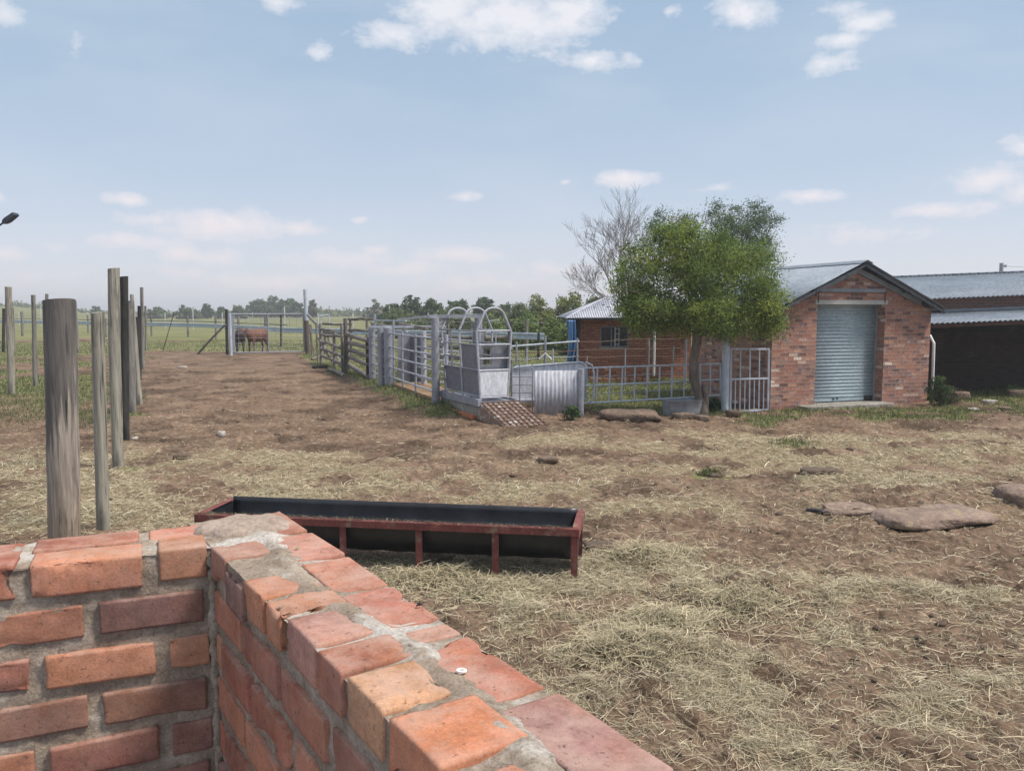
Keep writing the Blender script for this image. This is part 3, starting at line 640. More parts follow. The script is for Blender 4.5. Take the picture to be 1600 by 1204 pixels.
mb.box(-.012,0,TH-.075,0,TW,TH); mb.box(TL,0,TH-.075,TL+.012,TW,TH); mb.box(0,.06,TH-.010,.05,TW-.012,TH-.001); mb.box(TL-.05,.06,TH-.010,TL,TW-.012,TH-.001)
mb.build('top_frame',M['trough_red'],tr,bevel=.002)
legx=[.03,.68,1.33,1.995,2.645,TL-.03]
for i,x in enumerate(legx):
    for y in (.018,TW-.03):
        mb=tl(MB()); mb.box(x-.028,y,-.03,x+.028,y+.008,TH-.060); mb.box(x-.028,y+.008,-.03,x-.02,y+.03,TH-.060); mb.build('leg',M['trough_red'],tr)
for x in (.03,TL-.03):
    mb=tl(MB()); mb.box(x-.012,.03,.0,x+.012,TW-.04,.03); mb.build('foot_bar',M['black'],tr)
    mb=tl(MB()); 
    pts=[(x,.05+ (TW-.10)*.5-(TW-.10)*.5*math.cos(a),TH-.02-.34*math.sin(a)) for a in np.linspace(0,math.pi,20)]
    mb.poly(pts,(.008,0,0)); mb.build('end_plate',M['rubber'],tr)
mb=tl(MB()); K=22; vs=[];fs=[]
ns=40
for j in range(ns+1):
    x=.045+(TL-.09)*j/ns
    for i in range(K+1):
        a=math.pi*i/K; w=.004*math.sin(j*1.7+i*.4)
        vs.append((x,TW/2-(TW/2-.055+w)*math.cos(a),TH-.008+ (.035 if i>=K-1 else 0)-(.33+w)*math.sin(a)))
for j in range(ns):
    for i in range(K): fs.append((j*(K+1)+i,j*(K+1)+i+1,(j+1)*(K+1)+i+1,(j+1)*(K+1)+i))
ln=mb.add(vs,fs).build('liner',M['rubber'],tr,smooth='all'); so=ln.modifiers.new('solid','SOLIDIFY'); so.thickness=.008
# ---------------------------------------------------------------- squeeze chute on its plinth
CF=frame((-.636,16.2,0),(.893,.45)); CPZ=.40; CL=1.83          # local x right, y back
def cl(mb): mb.M=CF; return mb
pl=thing('chute_plinth',CF@Vector((.31,.9,0)),'low brick and concrete plinth with grey steel kerb under the cattle squeeze chute','plinth')
mb=cl(MB()); mb.box(-.06,-.16,-.1,.72,1.95,CPZ-.10); mb.build('concrete_base',M['concrete'],pl,bevel=.02)
mb=cl(MB()); mb.box(-.10,-.12,CPZ-.10,-.02,1.95,CPZ+.04); mb.box(.70,-.12,CPZ-.10,.76,1.95,CPZ+.03); mb.box(-.02,-.1,CPZ-.1,.70,1.95,CPZ-.02); mb.build('kerb_rail',M['steel'],pl,bevel=.004)
mb=cl(MB())
for i in range(6):
    for j in range(2):
        x0=-.17+.01*random.random(); y0=-.12+i*.24+(.12 if j else 0); mb.box(x0,y0,-.05+j*.09,-.062,y0+.225,.028+j*.09)
mb.build('brick_footing',paint('orange brick',(.33,.12,.055),(.45,.19,.09),9,rough=.95,bs=.4),pl,bevel=.006)
rp=thing('exit_ramp',CF@Vector((.32,-.7,0)),'sloping whitewashed concrete ramp with rusty bar grid in front of the squeeze chute','ramp')
mb=cl(MB()); rx0,rx1=-.08,.80; ry0,ry1=-1.42,-.165
mb.add([(rx0,ry0,.0),(rx1,ry0,.0),(rx1,ry1,CPZ-.03),(rx0,ry1,CPZ-.03),(rx0,ry0,-.15),(rx1,ry0,-.15),(rx1,ry1,-.15),(rx0,ry1,-.15)],[(0,1,2,3),(0,4,5,1),(1,5,6,2),(2,6,7,3),(3,7,4,0),(7,6,5,4)])
mb.build('slab',paint('whitewashed ramp concrete',(.20,.13,.095),(.27,.185,.14),3.5,rough=.95,bs=.7,bd=.02,spot=(.52,.47,.45),spot_at=.565,fine=8),rp,bevel=.015)
def rz(y): return (CPZ-.03)*(y-ry0)/(ry1-ry0)
mb=cl(MB())
for i in range(8):
    x=rx0+.03+(rx1-rx0-.06)*i/7; mb.tube([(x,ry0+.03,rz(ry0+.03)+.016),(x,ry1-.02,rz(ry1-.02)+.016)],.011,6)
for j in range(9):
    y=ry0+.05+(ry1-ry0-.1)*j/8; mb.tube([(rx0+.01,y,rz(y)+.034),(rx1-.01,y,rz(y)+.034)],.011,6)
mb.build('bar_grid',M['rust'],rp,smooth=True)
ch=thing('squeeze_chute',CF@Vector((.31,.9,CPZ)),'grey arched steel cattle squeeze chute with sheet sides on a plinth','cattle chute')
def hoop(mb,y,r=.024,zsh=1.78,zt=2.24,bw=.60,tw=.76):
    c=.31; pts=[(c-bw/2,y,CPZ+.02),(c-tw/2,y,zsh)]
    for a in np.linspace(math.pi*.93,math.pi*.07,15):
        pts.append((c+.205*math.cos(a)*1.18,y,zt-.20+.20*math.sin(a)))
    pts+= [(c+tw/2,y,zsh),(c+bw/2,y,CPZ+.02)]
    mb.tube(pts,r,8)
def xs(z,side): 
    t=(z-CPZ-.02)/(1.78-CPZ-.02); h=.30+(.08)*t; return .31+side*h
for y in (0,.88,CL):
    mb=cl(MB()); hoop(mb,y); mb.build('hoop',M['steel_l'],ch,smooth=True)
mb=cl(MB())

for z,r in ((1.235,.017),(1.51,.017),(1.785,.017),(1.0,.022),(.46,.02)):
    mb=cl(MB()); mb.tube([(xs(z,-1),-.003,z),(xs(z,1),-.003,z)],r,8); mb.build('front_rail',M['steel_l'],ch,smooth=True)
mb=cl(MB()); mb.tube([(.36,.02,1.51),(.36,.02,1.785)],.012,8); mb.build('front_upright',M['steel_l'],ch,smooth=True)
mb=cl(MB())

mb.build('front_rail',M['steel_l'],ch,smooth=True) if 0 else None
def panel(nm,y0,y1,z0,z1,side,mat):
    mb=cl(MB()); a0,a1=xs(z0,side)-side*.012,xs(z1,side)-side*.012; t=-side*.006
    mb.add([(a0,y0,z0),(a0,y1,z0),(a1,y1,z1),(a1,y0,z1),(a0+t,y0,z0),(a0+t,y1,z0),(a1+t,y1,z1),(a1+t,y0,z1)],[(0,1,2,3),(7,6,5,4),(0,4,5,1),(1,5,6,2),(2,6,7,3),(3,7,4,0)])
    mb.build(nm,mat,ch)
for s in (-1,1):
    panel('side_panel',.03,.86,.50,1.0,s,M['sheet']); panel('side_panel',.90,1.80,.50,1.0,s,M['sheet'])
    panel('side_panel',.05,.84,1.02,1.50,s,M['sheet'])
    mb=cl(MB())
    for z,y0 in ((1.78,0),(1.51,.0),(1.24,.88),(1.01,0),(.47,0)): mb.tube([(xs(z,s),y0,z),(xs(z,s),CL,z)],.016,8)
    for y in (1.32,1.38): mb.tube([(xs(1.0,s),y,1.0),(xs(1.78,s),y,1.78)],.014,8)
    mb.tube([(xs(.47,s),.44,.47),(xs(.47,s),.44,.42)],.02,6); mb.tube([(xs(.47,s),1.4,.47),(xs(.47,s),1.4,.42)],.02,6)
    mb.build('side_rail',M['steel'],ch,smooth=True)
mb=cl(MB()); y=-.012
mb.add([(xs(.49,-1)+.02,y,.49),(xs(.49,1)-.02,y,.49),(xs(.98,1)-.02,y,.98),(xs(.98,-1)+.02,y,.98),(xs(.49,-1)+.02,y+.008,.49),(xs(.49,1)-.02,y+.008,.49),(xs(.98,1)-.02,y+.008,.98),(xs(.98,-1)+.02,y+.008,.98)],[(0,1,2,3),(7,6,5,4),(0,4,5,1),(1,5,6,2),(2,6,7,3),(3,7,4,0)])
mb.build('front_panel',M['sheet_l'],ch)
mb=cl(MB()); mb.box(.30,.10,1.02,.655,.112,1.52); mb.box(-.02,.10,1.02,.30,.112,1.10); mb.build('head_gate',M['sheet'],ch)
for q_ in (((.16,CL*.5,2.10),(.47,CL*.5,2.12)),((.20,.02,1.98),(.45,.02,2.0))): mb=cl(MB()); mb.tube(q_,.008,6); mb.build('latch_bar',M['steel_l'],ch)
# ---------------------------------------------------------------- steel cattle race behind the chute
rc=thing('cattle_race',(-2.5,20.0,.2),'grey pipe cattle race with fat round posts and sheet gates leading to the chute','cattle race')
def gp(u,v,dz=0): return G(u,v,dz)
def fat(b,h,r,nm='race_post',mat=None):
    mb=MB(); z0=gh(b.x,b.y); mb.tube([(b.x,b.y,z0-.1),(b.x,b.y,h)],r,16); mb.build(nm,mat or M['steel'],rc,smooth=True)
A=Vector((-1.66,17.75,0)); B=Vector((-3.30,22.0,0)); B2=Vector((-3.43,22.0,0)); C_=Vector((-4.10,24.0,0))
fat(A,2.03,.088); fat(B,1.72,.135); fat(B2+Vector((-.12,.15,0)),1.7,.09); fat(C_,1.66,.10)
off=Vector((.80,.30,0))
A2=A+off*1.15; fat(A2,2.03,.085); fat(Vector((-2.30,21.3,0)),1.66,.075,mat=M['steel_l']); fat(Vector((-3.05,23.5,0)),1.62,.07,mat=M['steel_l']); fat(Vector((-1.55,19.3,0)),1.62,.05,mat=M['steel_l'])
def rail(p,q,z0,z1,r=.022,nm='rail',mat=None):
    mb=MB(); mb.tube([(p.x,p.y,z0),(p.x*.5+q.x*.5,p.y*.5+q.y*.5,(z0+z1)/2-.004),(q.x,q.y,z1)],r,8); mb.build(nm,mat or M['steel_l'],rc,smooth=True)
S1=Vector((-1.37,17.85,0)); S2=S1+off*.8
for z in (.42,.68,.95,1.22,1.58): rail(A,B,z,z)
for z in (.40,.66,.92,1.2,1.45): rail(B2,C_,z,z)
for z in (.42,.68,.95,1.22,1.5): rail(A2,Vector((-2.30,21.3,0)),z,z)
for z in (.42,.68,.95,1.22,1.5): rail(Vector((-2.30,21.3,0)),Vector((-3.05,23.5,0)),z,z)
for z in (.45,.72,.98,1.24,1.5): rail(S1,A+Vector((.12,-.02,0)),z,z,.016)
for t in (.12,.33,.62):
    p=A.lerp(B,1-t); z0=gh(p.x,p.y); mb=MB(); mb.tube([(p.x,p.y,z0),(p.x,p.y,1.66 if t!=.12 else 1.95)],.028,8); mb.build('upright',M['steel'],rc,smooth=True)
mb=MB(); mb.bar((A.x-.15,A.y-.05,2.06),(A2.x+.1,A2.y+.03,2.06),.09,.07); mb.build('cross_beam',M['steel'],rc)
mb=MB(); mb.bar((A.x+.02,A.y,2.08),(-2.95,21.4,1.95),.06,.05); mb.build('top_bar',M['steel_l'],rc)
mb=MB(); mb.bar((A.x+.02,A.y,1.85),(A.x+.25,A.y+.1,2.06),.04); mb.build('brace',M['steel'],rc)
mb=MB(); mb.bar((B.x-.5,B.y+.1,1.75),(B.x+1.5,B.y+.4,1.75),.09,.06); mb.build('cross_beam',M['steel_l'],rc)
mb=MB(); mb.bar((C_.x-.1,C_.y,1.69),(C_.x+1.4,C_.y+.3,1.69),.09,.06); mb.build('cross_beam',M['steel'],rc)
mb=MB(); mb.bar((C_.x+.1,C_.y,1.66),(C_.x+.1,C_.y,2.08),.05); mb.bar((C_.x+.12,C_.y,1.9),(-2.9,22.5,1.9),.05,.04); mb.build('top_bar',M['pipe'],rc)
def sgate(p,q,z0,z1):
    d=(q-p); mb=MB(); n=Vector((-d.y,d.x,0)).normalized()*.012
    mb.poly([p+Vector((0,0,z0)),q+Vector((0,0,z0)),q+Vector((0,0,z1)),p+Vector((0,0,z1))],n); mb.build('sheet_gate',M['sheet'],rc)
sgate(Vector((-3.05,21.9,0)),Vector((-2.75,22.1,0)),.3,1.6)
sgate(Vector((-2.80,22.3,0)),Vector((-2.35,21.9,0)),.25,1.55)
mb=MB(); mb.bar((-2.2,21.3,1.72),(-3.3,23.9,1.80),.09,.07); mb.build('top_bar',M['rail_wood'],rc)
fl=MB(); fl.poly([(-1.72,17.95,0),(-.95,18.3,0),(-2.35,22,0),(-3.2,21.7,0)],(0,0,.27)); tag(fl.build('race_floor',paint('straw covered concrete',(.20,.12,.07),(.33,.22,.12),6,rough=1,bs=.6,bd=.02,fine=5)),'low straw stained concrete slab between the race rails','floor slab')
# ---------------------------------------------------------------- log fence
lf=thing('log_fence',(-6.0,29.0,0),'weathered log fence with thick posts left of the steel cattle race','log fence')
def lpost(u,v,vt,w,mat,par=lf,nm='post'):
    b0=G(u,v); t0=D(u,vt,b0.y); r=w/2/F_PX*b0.y; mb=MB(); mb.tube([(b0.x,b0.y,b0.z-.1),(b0.x+.01,b0.y,(t0.z)*.5),(b0.x,b0.y,t0.z)],[r*1.05,r,r*.95],10,.06); mb.build(nm,mat,par,smooth=True); return b0
def log(p,q,z0,z1,r,par=lf,mat=None,nm='rail'):
    p=Vector((p.x,p.y,z0)); q=Vector((q.x,q.y,z1)); m_=p.lerp(q,.5)+Vector((0,0,random.uniform(-.04,.04))); d=(q-p).normalized()*.12
    mb=MB(); mb.tube([p-d,p.lerp(q,.25)+Vector((0,0,random.uniform(-.02,.02))),m_,p.lerp(q,.75),q+d],[r,r*1.05,r,r*.92,r*.85],8,.08); mb.build(nm,mat or M['rail_wood'],par,smooth=True)
p1=lpost(575.5,592,533,7.5,M['wood_black']); p2=lpost(541,582,497,6.5,M['wood_grey']); p2b=lpost(535,582,505,4.5,M['wood_grey']); p2c=lpost(544,581,525,6,M['wood_grey'])
p3=lpost(523,574,515,5,M['wood_grey']); p4=lpost(502,567.5,505,5.5,M['wood_grey'])
for z0,z1 in ((.28,.25),(.55,.60),(.80,.86),(1.05,1.10),(1.34,1.30)): log(p2c,p1,z0,z1,.075)
for z in (.28,.55,.85,1.25): log(p3,p2b,z,z+.03,.065)
for z in (.30,.58,.88,1.2,1.42): log(p4,p3,z,z,.06)
lf2=thing('log_fence',(-5.0,33.0,0),'farther log fence with pale poles behind the thick log posts','log fence')
q=[lpost(548,553.5,500,4,M['wood_grey'],lf2),lpost(583,556,512,4,M['rail_wood'],lf2),lpost(603,560,514,5.5,M['wood_grey'],lf2)]
q0=lpost(508,552,512,4,M['wood_grey'],lf2)
for z in (1.05,1.5): log(q0,q[0],z,z,.06,lf2)
for z in (.5,.85,1.2,1.75): log(q[0],q[1],z,z,.07,lf2)
for z in (.45,.8,1.15,1.5): log(q[1],q[2],z,z,.07,lf2)
lf3=thing('log_fence',(-1.5,28.0,0),'grey log pen rails seen through the squeeze chute','log fence')
e=[lpost(632,577,508,5,M['wood_grey'],lf3),lpost(700,578,505,5.5,M['wood_grey'],lf3),lpost(757,580,510,6,M['wood_grey'],lf3),lpost(796,582,512,6,M['wood_grey'],lf3)]
for i in range(3):
    for z in (.45,.85,1.22): log(e[i],e[i+1],z,z+.03,.075,lf3)
og=thing('wooden_frame',(-9.2,37.5,0),'old pale pole frame leaning beside the tall gate post','pole frame')
for (u0,v0,u1,v1,w) in ((488,556,485,507,4),(497,566,494,508,3),(492,560,484,510,2),):
    a_=G(u0,v0); t_=D(u1,v1,a_.y); mb=MB(); mb.tube([a_-Vector((0,0,.05)),t_],w/2/F_PX*a_.y,8,.05); mb.build('pole',M['rail_wood'],og,smooth=True)
a_=G(484,556); c1=D(481,492,a_.y); c2=D(503,515,a_.y-1.5); mb=MB(); mb.tube([c1,c2],.07,8,.05); mb.build('pole',M['wood_grey'],og,smooth=True)
mb=MB(); c1=D(498,528,34.5); c2=D(523,570,31.4); mb.tube([c1,c2],.06,8); c1=D(512,525,33); c2=D(534,572,31); mb.tube([c1,c2],.05,8); mb.build('pole',M['rail_wood'],og,smooth=True)
mb=MB(); a_=G(487,563); b_=G(500,560); mb.tube([a_+Vector((0,0,.06)),b_+Vector((0,0,.1))],.05,8); tag(mb.build('fallen_log',M['rail_wood'],smooth=True),'pale fallen pole lying beside the pole frame foot','log')
mb=MB(); a_=G(488,575.5); b_=G(512,576); mb.tube([a_+Vector((0,0,.06)),b_+Vector((0,0,.06))],.07,8); tag(mb.build('fallen_log',M['wood_black'],smooth=True),'dark fallen log at the grass edge below the log fence','log')
mb=MB(); a_=G(513,578); b_=G(538,589); mb.tube([a_+Vector((0,0,.04)),a_.lerp(b_,.5)+Vector((0,0,.08)),b_+Vector((0,0,.05))],[.05,.06,.07],8); tag(mb.build('fallen_log',M['rail_wood'],smooth=True),'pale broken log lying between dirt lane and grass bank','log')
# ---------------------------------------------------------------- gate at the end of the lane
gt=thing('metal_gate',Vector((-12.0,40.6,0)),'wide grey mesh farm gate at the far end of the dirt lane','gate')
gl=G(362,554.5); gr_=G(476,553); zb=.12; zt=D(420,490.5,40.8).z
mb=MB()
for z in (zb,zt): mb.tube([(gl.x,gl.y,z),(gr_.x,gr_.y,z)],.035,8)
mb.tube([(gl.x,gl.y,zb),(gl.x,gl.y,zt)],.035,8); mb.tube([(gr_.x,gr_.y,zb),(gr_.x,gr_.y,zt)],.035,8)
m_=gl.lerp(gr_,.50); mb.tube([(m_.x,m_.y,zb),(m_.x,m_.y,zt)],.035,8); mb.build('frame',M['steel'],gt,smooth=True)
mb=MB()
for i in range(1,10):
    q_=gl.lerp(gr_,i/10); mb.tube([(q_.x,q_.y,zb),(q_.x,q_.y,zt)],.008,5)
for i in range(1,8):
    z=zb+(zt-zb)*i/8; mb.tube([(gl.x,gl.y,z),(gr_.x,gr_.y,z)],.0075,5)
mb.build('wire_mesh',M['steel'],gt)
mb=MB(); mb.box(gl.x-.02,gl.y-.06,zb,gl.x+.20,gl.y-.045,zt*.98); mb.build('post_sheet',M['steel_l'],gt)
post(355,554,353.7,483,4.2,M['wood_black'],'dark left post of the mesh gate',group=None,cat='gate post'); post(361,555.5,358.5,489,4.5,M['pipe'],'pale steel pipe post at the left end of the mesh gate',group=None,cat='gate post')
tp=thing('gate_post',G(481,553),'tall pipe gate post with rust brown lower half right of the mesh gate','gate post')
b0=G(481,553); t0=D(476.5,452,b0.y); md=b0.lerp(t0,.52); r=3.2/F_PX*b0.y
mb=MB(); mb.tube([b0-Vector((0,0,.1)),md],[r*1.15,r*1.1],12); mb.build('lower_pole',paint('rusty pole',(.07,.05,.045),(.13,.09,.08),5,rough=.9),tp,smooth=True)
mb=MB(); mb.tube([md,t0],[r*.95,r*.85],12); mb.build('upper_pipe',M['pipe'],tp,smooth=True)
for (u,v,vt,lab) in ((417.5,530,488,'dark stake behind the mesh gate, left one'),(439,541,489,'dark stake behind the mesh gate, right one')):
    post(u,v,u,vt,2.8,M['wood_black'],lab,group='dark stakes behind the mesh gate')
ff=thing('pipe_stand',G(520,540),'pale open pipe frame standing behind the log fence','pipe frame')
mb=MB(); a_=D(498,494,52); b_=D(514,492,52); mb.tube([a_,b_],.05,8)
for uu in (501,513.5): 
    t_=D(uu,493,52); mb.tube([t_,(t_.x,t_.y,0)],.045,8)
mb.build('frame',M['pipe'],ff,smooth=True)
# ---------------------------------------------------------------- sheet gate, corrugated sheet, low pipe gate
def corr(mb,o,ux,uy,L,W,pitch=.076,amp=.009,th=.0,flip=False):
    """corrugations run along uy; o corner, ux across, uy along"""
    o=Vector(o);ux=Vector(ux).normalized();uy=Vector(uy).normalized(); nn=ux.cross(uy).normalized(); n=int(L/pitch*6); vs=[];fs=[]
    for i in range(n+1):
        a=L*i/n; h=amp*math.sin(2*math.pi*a/pitch)
        for t in (0,W): vs.append(o+ux*a+uy*t+nn*h)
    for i in range(n): fs.append((2*i,2*i+2,2*i+3,2*i+1))
    return mb.add(vs,fs)
def solid(o,t): m_=o.modifiers.new('solid','SOLIDIFY'); m_.thickness=t; m_.offset=0; return o
sg=thing('sheet_gate',(.75,17.0,.3),'pale flat sheet metal gate with rounded top corners behind the corrugated sheet','gate')
SF=frame((-.02,16.95,0),(1.5,.22))
def slb(mb): mb.M=SF; return mb
LW=1.60; z0,z1=.33,1.13
pts=[(0,0,z0)]+[(LW,0,z0)]+[(LW-.16+.16*math.cos(a),0,z1-.02-.16+.16*math.sin(a)) for a in np.linspace(0,math.pi/2,8)]+[(.16-.16*math.sin(a),0,z1-.10-.12+.12*math.cos(a)) for a in np.linspace(0,math.pi/2,8)]
mb=slb(MB()); mb.poly(pts,(0,.008,0)); mb.build('sheet',M['sheet_l'],sg)
mb=slb(MB()); mb.tube([(p_[0],-.02,p_[2]) for p_ in [pts[-1]]+pts+[]],.02,8); mb.build('rim',M['pipe'],sg,smooth=True)
cs=thing('corrugated_sheet',(.9,16.6,0),'corrugated iron sheet standing upright with weeds at its foot','corrugated sheet')
a_=Vector((.455,16.62,0)); b_=Vector((1.36,16.72,0)); ux=(b_-a_)
mb=MB(); corr(mb,a_+Vector((0,0,.02)),ux,(0,0,1),ux.length,.95,.085,.008); solid(mb.build('sheet',M['corr'],cs,smooth='all'),.002)
fr=thing('ladder_frame',(.2,16.75,.2),'rusty pipe ladder frame between squeeze chute and corrugated sheet','ladder frame')
mb=MB()
for x in (.0,.16,.42): mb.tube([(x,16.72,.18 if x<.4 else 0),(x,16.72,1.10)],.014,8)
for z in (.33,.51,.67,.84,1.02): mb.tube([(-.03,16.72,z),(.43,16.71,z)],.012,8)
mb.build('pipe',M['steel'],fr,smooth=True)
tag(MB().tube([(1.42,16.7,-.1),(1.42,16.7,.96),(1.42,16.7,1.0)],[.055,.055,.06],14).build('steel_post',M['steel_l'],loc=(1.42,16.7,0),smooth=True),'short thick pipe post at the right edge of the corrugated sheet','post')
mb=MB(); cp=[(1.52,16.95,1.12),(1.66,16.95,1.06),(1.70,16.95,.9),(1.70,16.95,.45),(1.66,16.95,.32),(1.52,16.95,.25)]; mb.tube(cp,.022,8); tag(mb.build('bent_pipe',M['steel_l'],smooth=True),'bent pipe loop behind the short thick pipe post','pipe')
lg=thing('pipe_gate',(3,17.2,.2),'long low grid pipe gate left of the leafy tree trunk','gate')
def lp(u,v,dd_): return D(u,v,dd_)
def pg(par,corners,nv,hz,r=.020):
    (bl,br,tr_,tl_)=corners; mb=MB(); mb.tube([bl,br],r,8); mb.tube([tl_,tr_],r,8)
    mb.tube([bl.lerp(tl_,.5),br.lerp(tr_,.5)],r*.9,8); mb.tube([bl,tl_],r,8); mb.tube([br,tr_],r,8)
    mb.build('frame',M['pipe'],par,smooth=True)
    for i in range(1,nv):
        t=i/nv; mb=MB(); mb.tube([bl.lerp(br,t),tl_.lerp(tr_,t)],r*.85,8); mb.build('bar',M['pipe'],par,smooth=True)
    mb=MB()
    for t in (.25,.75): mb.tube([bl.lerp(tl_,t),br.lerp(tr_,t)],.008,6)
    mb.build('thin_rod',M['steel'],par)
pg(lg,(lp(911,630,17.1),lp(1088,620,17.5),lp(1088,569,17.5),lp(914,575,17.1)),9,0)
lg2=thing('pipe_gate',(4.3,17.4,.4),'short grid pipe gate between leafy tree trunk and thick pale pipe','gate')
pg(lg2,(lp(1094,619,17.5),lp(1126,617,17.46),lp(1126,568,17.46),lp(1094,569,17.5)),2,0)
gx=P(1132,645); tag(MB().tube([(gx.x,gx.y,-.15),(gx.x,gx.y,2.2)],.082,20).build('pipe_column',M['pipe'],loc=(gx.x,gx.y,0),smooth=True),'thick pale round pipe column beside the barred gate','column')
bg=thing('barred_gate',(5.2,17.75,0),'narrow pale barred gate against the garage corner','gate')
bl,br,tr_,tl_=lp(1141,643,17.55),lp(1200,640,17.85),lp(1201.5,545,17.85),lp(1142.5,545,17.55)
mb=MB(); mb.bar(bl,br,.04); mb.bar(tl_,tr_,.04); mb.bar(bl,tl_,.04); mb.bar(br,tr_,.04); mb.bar(bl.lerp(tl_,.52),br.lerp(tr_,.52),.035); mb.build('frame',M['pipe'],bg)
for i in range(1,4):
    t=i/4; mb=MB(); mb.bar(bl.lerp(br,t),tl_.lerp(tr_,t),.024); mb.build('bar',M['pipe'],bg)
for i in (.125,.375,.625,.875):
    mb=MB(); mb.bar(bl.lerp(br,i),bl.lerp(br,i).lerp(tl_.lerp(tr_,i),.52),.018); mb.build('bar',M['pipe'],bg)
mb=MB()
for t in (.22,.82): q_=bl.lerp(tl_,t); mb.bar(q_+Vector((-.09,0,0)),q_,.03,.05)
mb.build('hinge',M['steel'],bg)
q_=D(1192,560,18.6); tag(MB().tube([(q_.x,q_.y,-.1),(q_.x,q_.y,2.3)],.052,14).build('downpipe',M['pipe'],loc=(q_.x,q_.y,0),smooth=True),'pale blue pipe standing behind the barred gate','pipe')
# galvanised tub
tb=thing('tub',(3.60,17.0,gh(3.6,17)),'oval galvanised metal tub at the foot of the leafy tree','tub')
mb=MB(); vs=[];fs=[]; n=40; zb=gh(3.6,16.9)-.02
prof=[(.97,0),(.985,.12),(1.0,.30),(1.03,.31),(1.03,.325),(.985,.325),(.96,.13),(.90,.035),(.5,.03),(.01,.03)]
for (k,z) in prof:
    for i in range(n):
        a=2*math.pi*i/n; cx=math.copysign(abs(math.cos(a))**.9,math.cos(a)); sy=math.copysign(abs(math.sin(a))**.9,math.sin(a)); vs.append((3.55+.41*k*cx,16.98+.24*k*sy,zb+z))
for j in range(len(prof)-1):
    for i in range(n): fs.append((j*n+i,j*n+(i+1)%n,(j+1)*n+(i+1)%n,(j+1)*n+i))
mb.add(vs,fs).build('basin',M['galv'],tb,smooth=True)
mb=MB(); mb.add([(3.57+.36*math.cos(2*math.pi*i/24),17.02+.19*math.sin(2*math.pi*i/24),zb+.24) for i in range(24)],[tuple(range(24))]); mb.build('water',paint('tub water',(.03,.035,.035),(.05,.05,.045),5,rough=.1),tb)
# pen fence of pipes, from chute to house
pf=thing('pipe_fence',(3.0,23.5,0),'rusty and pale horizontal pipe pen fence in front of the small brick house','pipe fence')
def yb(u): return 22.5+ (u-800)/275*1.5
def line(u0,v0,u1,v1,r,mat):
    mb=MB(); k=[D(u0+(u1-u0)*t,v0+(v1-v0)*t+(1.2*math.sin(t*9) if r<.02 else 0),yb(u0+(u1-u0)*t)) for t in np.linspace(0,1,6)]; mb.tube(k,r,8); mb.build('rail',mat,pf,smooth=True)
line(800,541,905,533,.026,M['pipe']); line(905,534,1075,528,.014,M['rust']); line(800,551,1075,543,.014,M['rust']); line(800,562,905,556,.014,M['steel']); line(905,558,1070,556,.013,M['rust'])
for (u,vb,vt,r,mat) in ((807,590,534,.03,'steel'),(852,588,524,.035,'steel'),(823,588,545,.018,'pipe'),(864,588,545,.018,'pipe'),(902,592,528,.03,'steel'),(1013,595,530,.045,'rail_wood'),(1023,581,508,.035,'white_post'),(1052,592,540,.03,'wood_grey'),(917,590,556,.02,'steel'),(1072,595,530,.035,'steel'),(977,590,545,.02,'steel')):
    t_=D(u,vt,yb(u)); b_=D(u,vb,yb(u)); mb=MB(); mb.tube([(t_.x,t_.y,min(b_.z,.3) if u==1023 else 0),t_],r,10); mb.build('post',M[mat],pf,smooth=True)
c0=D(852,552,yb(852)-.1); mb=MB(); mb.tube([c0+Vector((-.16,0,-.17)),c0,c0+Vector((.17,0,-.17))],.03,8); mb.build('brace',M['white_post'],pf,smooth=True)
# ---------------------------------------------------------------- garage
GF=frame((5.707,18.002,0),(.9455,.3257)); GL=4.45; GD=3.3; OP0,OP1,OPZ=1.18,3.09,2.32; REC=.27
def gl_(mb=None): return MB(GF)
ga=thing('garage',GF@Vector((GL/2,1.6,0)),'small red brick garage with gable roof and blue grey roller shutter','garage')
SLP=.45
def rzg(s): return 3.27-SLP*abs(s-GL/2)
TH_=.22; EZ=rzg(0)-.09
def gw(mb,pts,y0,y1): mb.poly([(p[0],y0,p[1]) for p in pts],(0,y1-y0,0))
mb=gl_(); gw(mb,[(0,-.2),(OP0,-.2),(OP0,OPZ),(OP0,rzg(OP0)-.09),(0,EZ)],0,TH_)
gw(mb,[(OP1,-.2),(GL,-.2),(GL,EZ),(OP1,rzg(OP1)-.09),(OP1,OPZ)],0,TH_)
gw(mb,[(OP0,OPZ+.10),(OP1,OPZ+.10),(OP1,rzg(OP1)-.09),(GL/2,rzg(GL/2)-.09),(OP0,rzg(OP0)-.09)],0,TH_)
mb.build('front_wall',M['brick_gar'],ga,uv=True)
for x in (0,GL-TH_): mb=gl_(); mb.box(x,TH_,-.2,x+TH_,GD,EZ); mb.build('side_wall',M['brick_gar'],ga,uv=True)
mb=gl_(); gw(mb,[(TH_,-.2),(GL-TH_,-.2),(GL-TH_,EZ),(GL/2,rzg(GL/2)-.12),(TH_,EZ)],GD-TH_,GD); mb.build('back_wall',M['brick_gar'],ga,uv=True)
mb=gl_(); mb.box(OP0,TH_,-.2,OP0-.0+.001-.11+.0,REC+.05,OPZ) if False else mb.box(OP1-.001,TH_+.002,-.2,OP1+.10,REC+.08,OPZ+.1); mb.box(OP0-.10,TH_+.002,-.2,OP0+.001,REC+.08,OPZ+.1); mb.build('door_jamb',M['brick_gar'],ga,uv=True)
mb=gl_(); mb.box(OP0-.06,-.012,OPZ,OP1+.06,TH_+.02,OPZ+.10); mb.build('lintel',M['lintel'],ga,bevel=.006)
mb=gl_(); mb.box(OP0-.45,-.35,-.2,OP1+.05,REC+.1,.07); mb.build('door_step',M['concrete'],ga,bevel=.015)
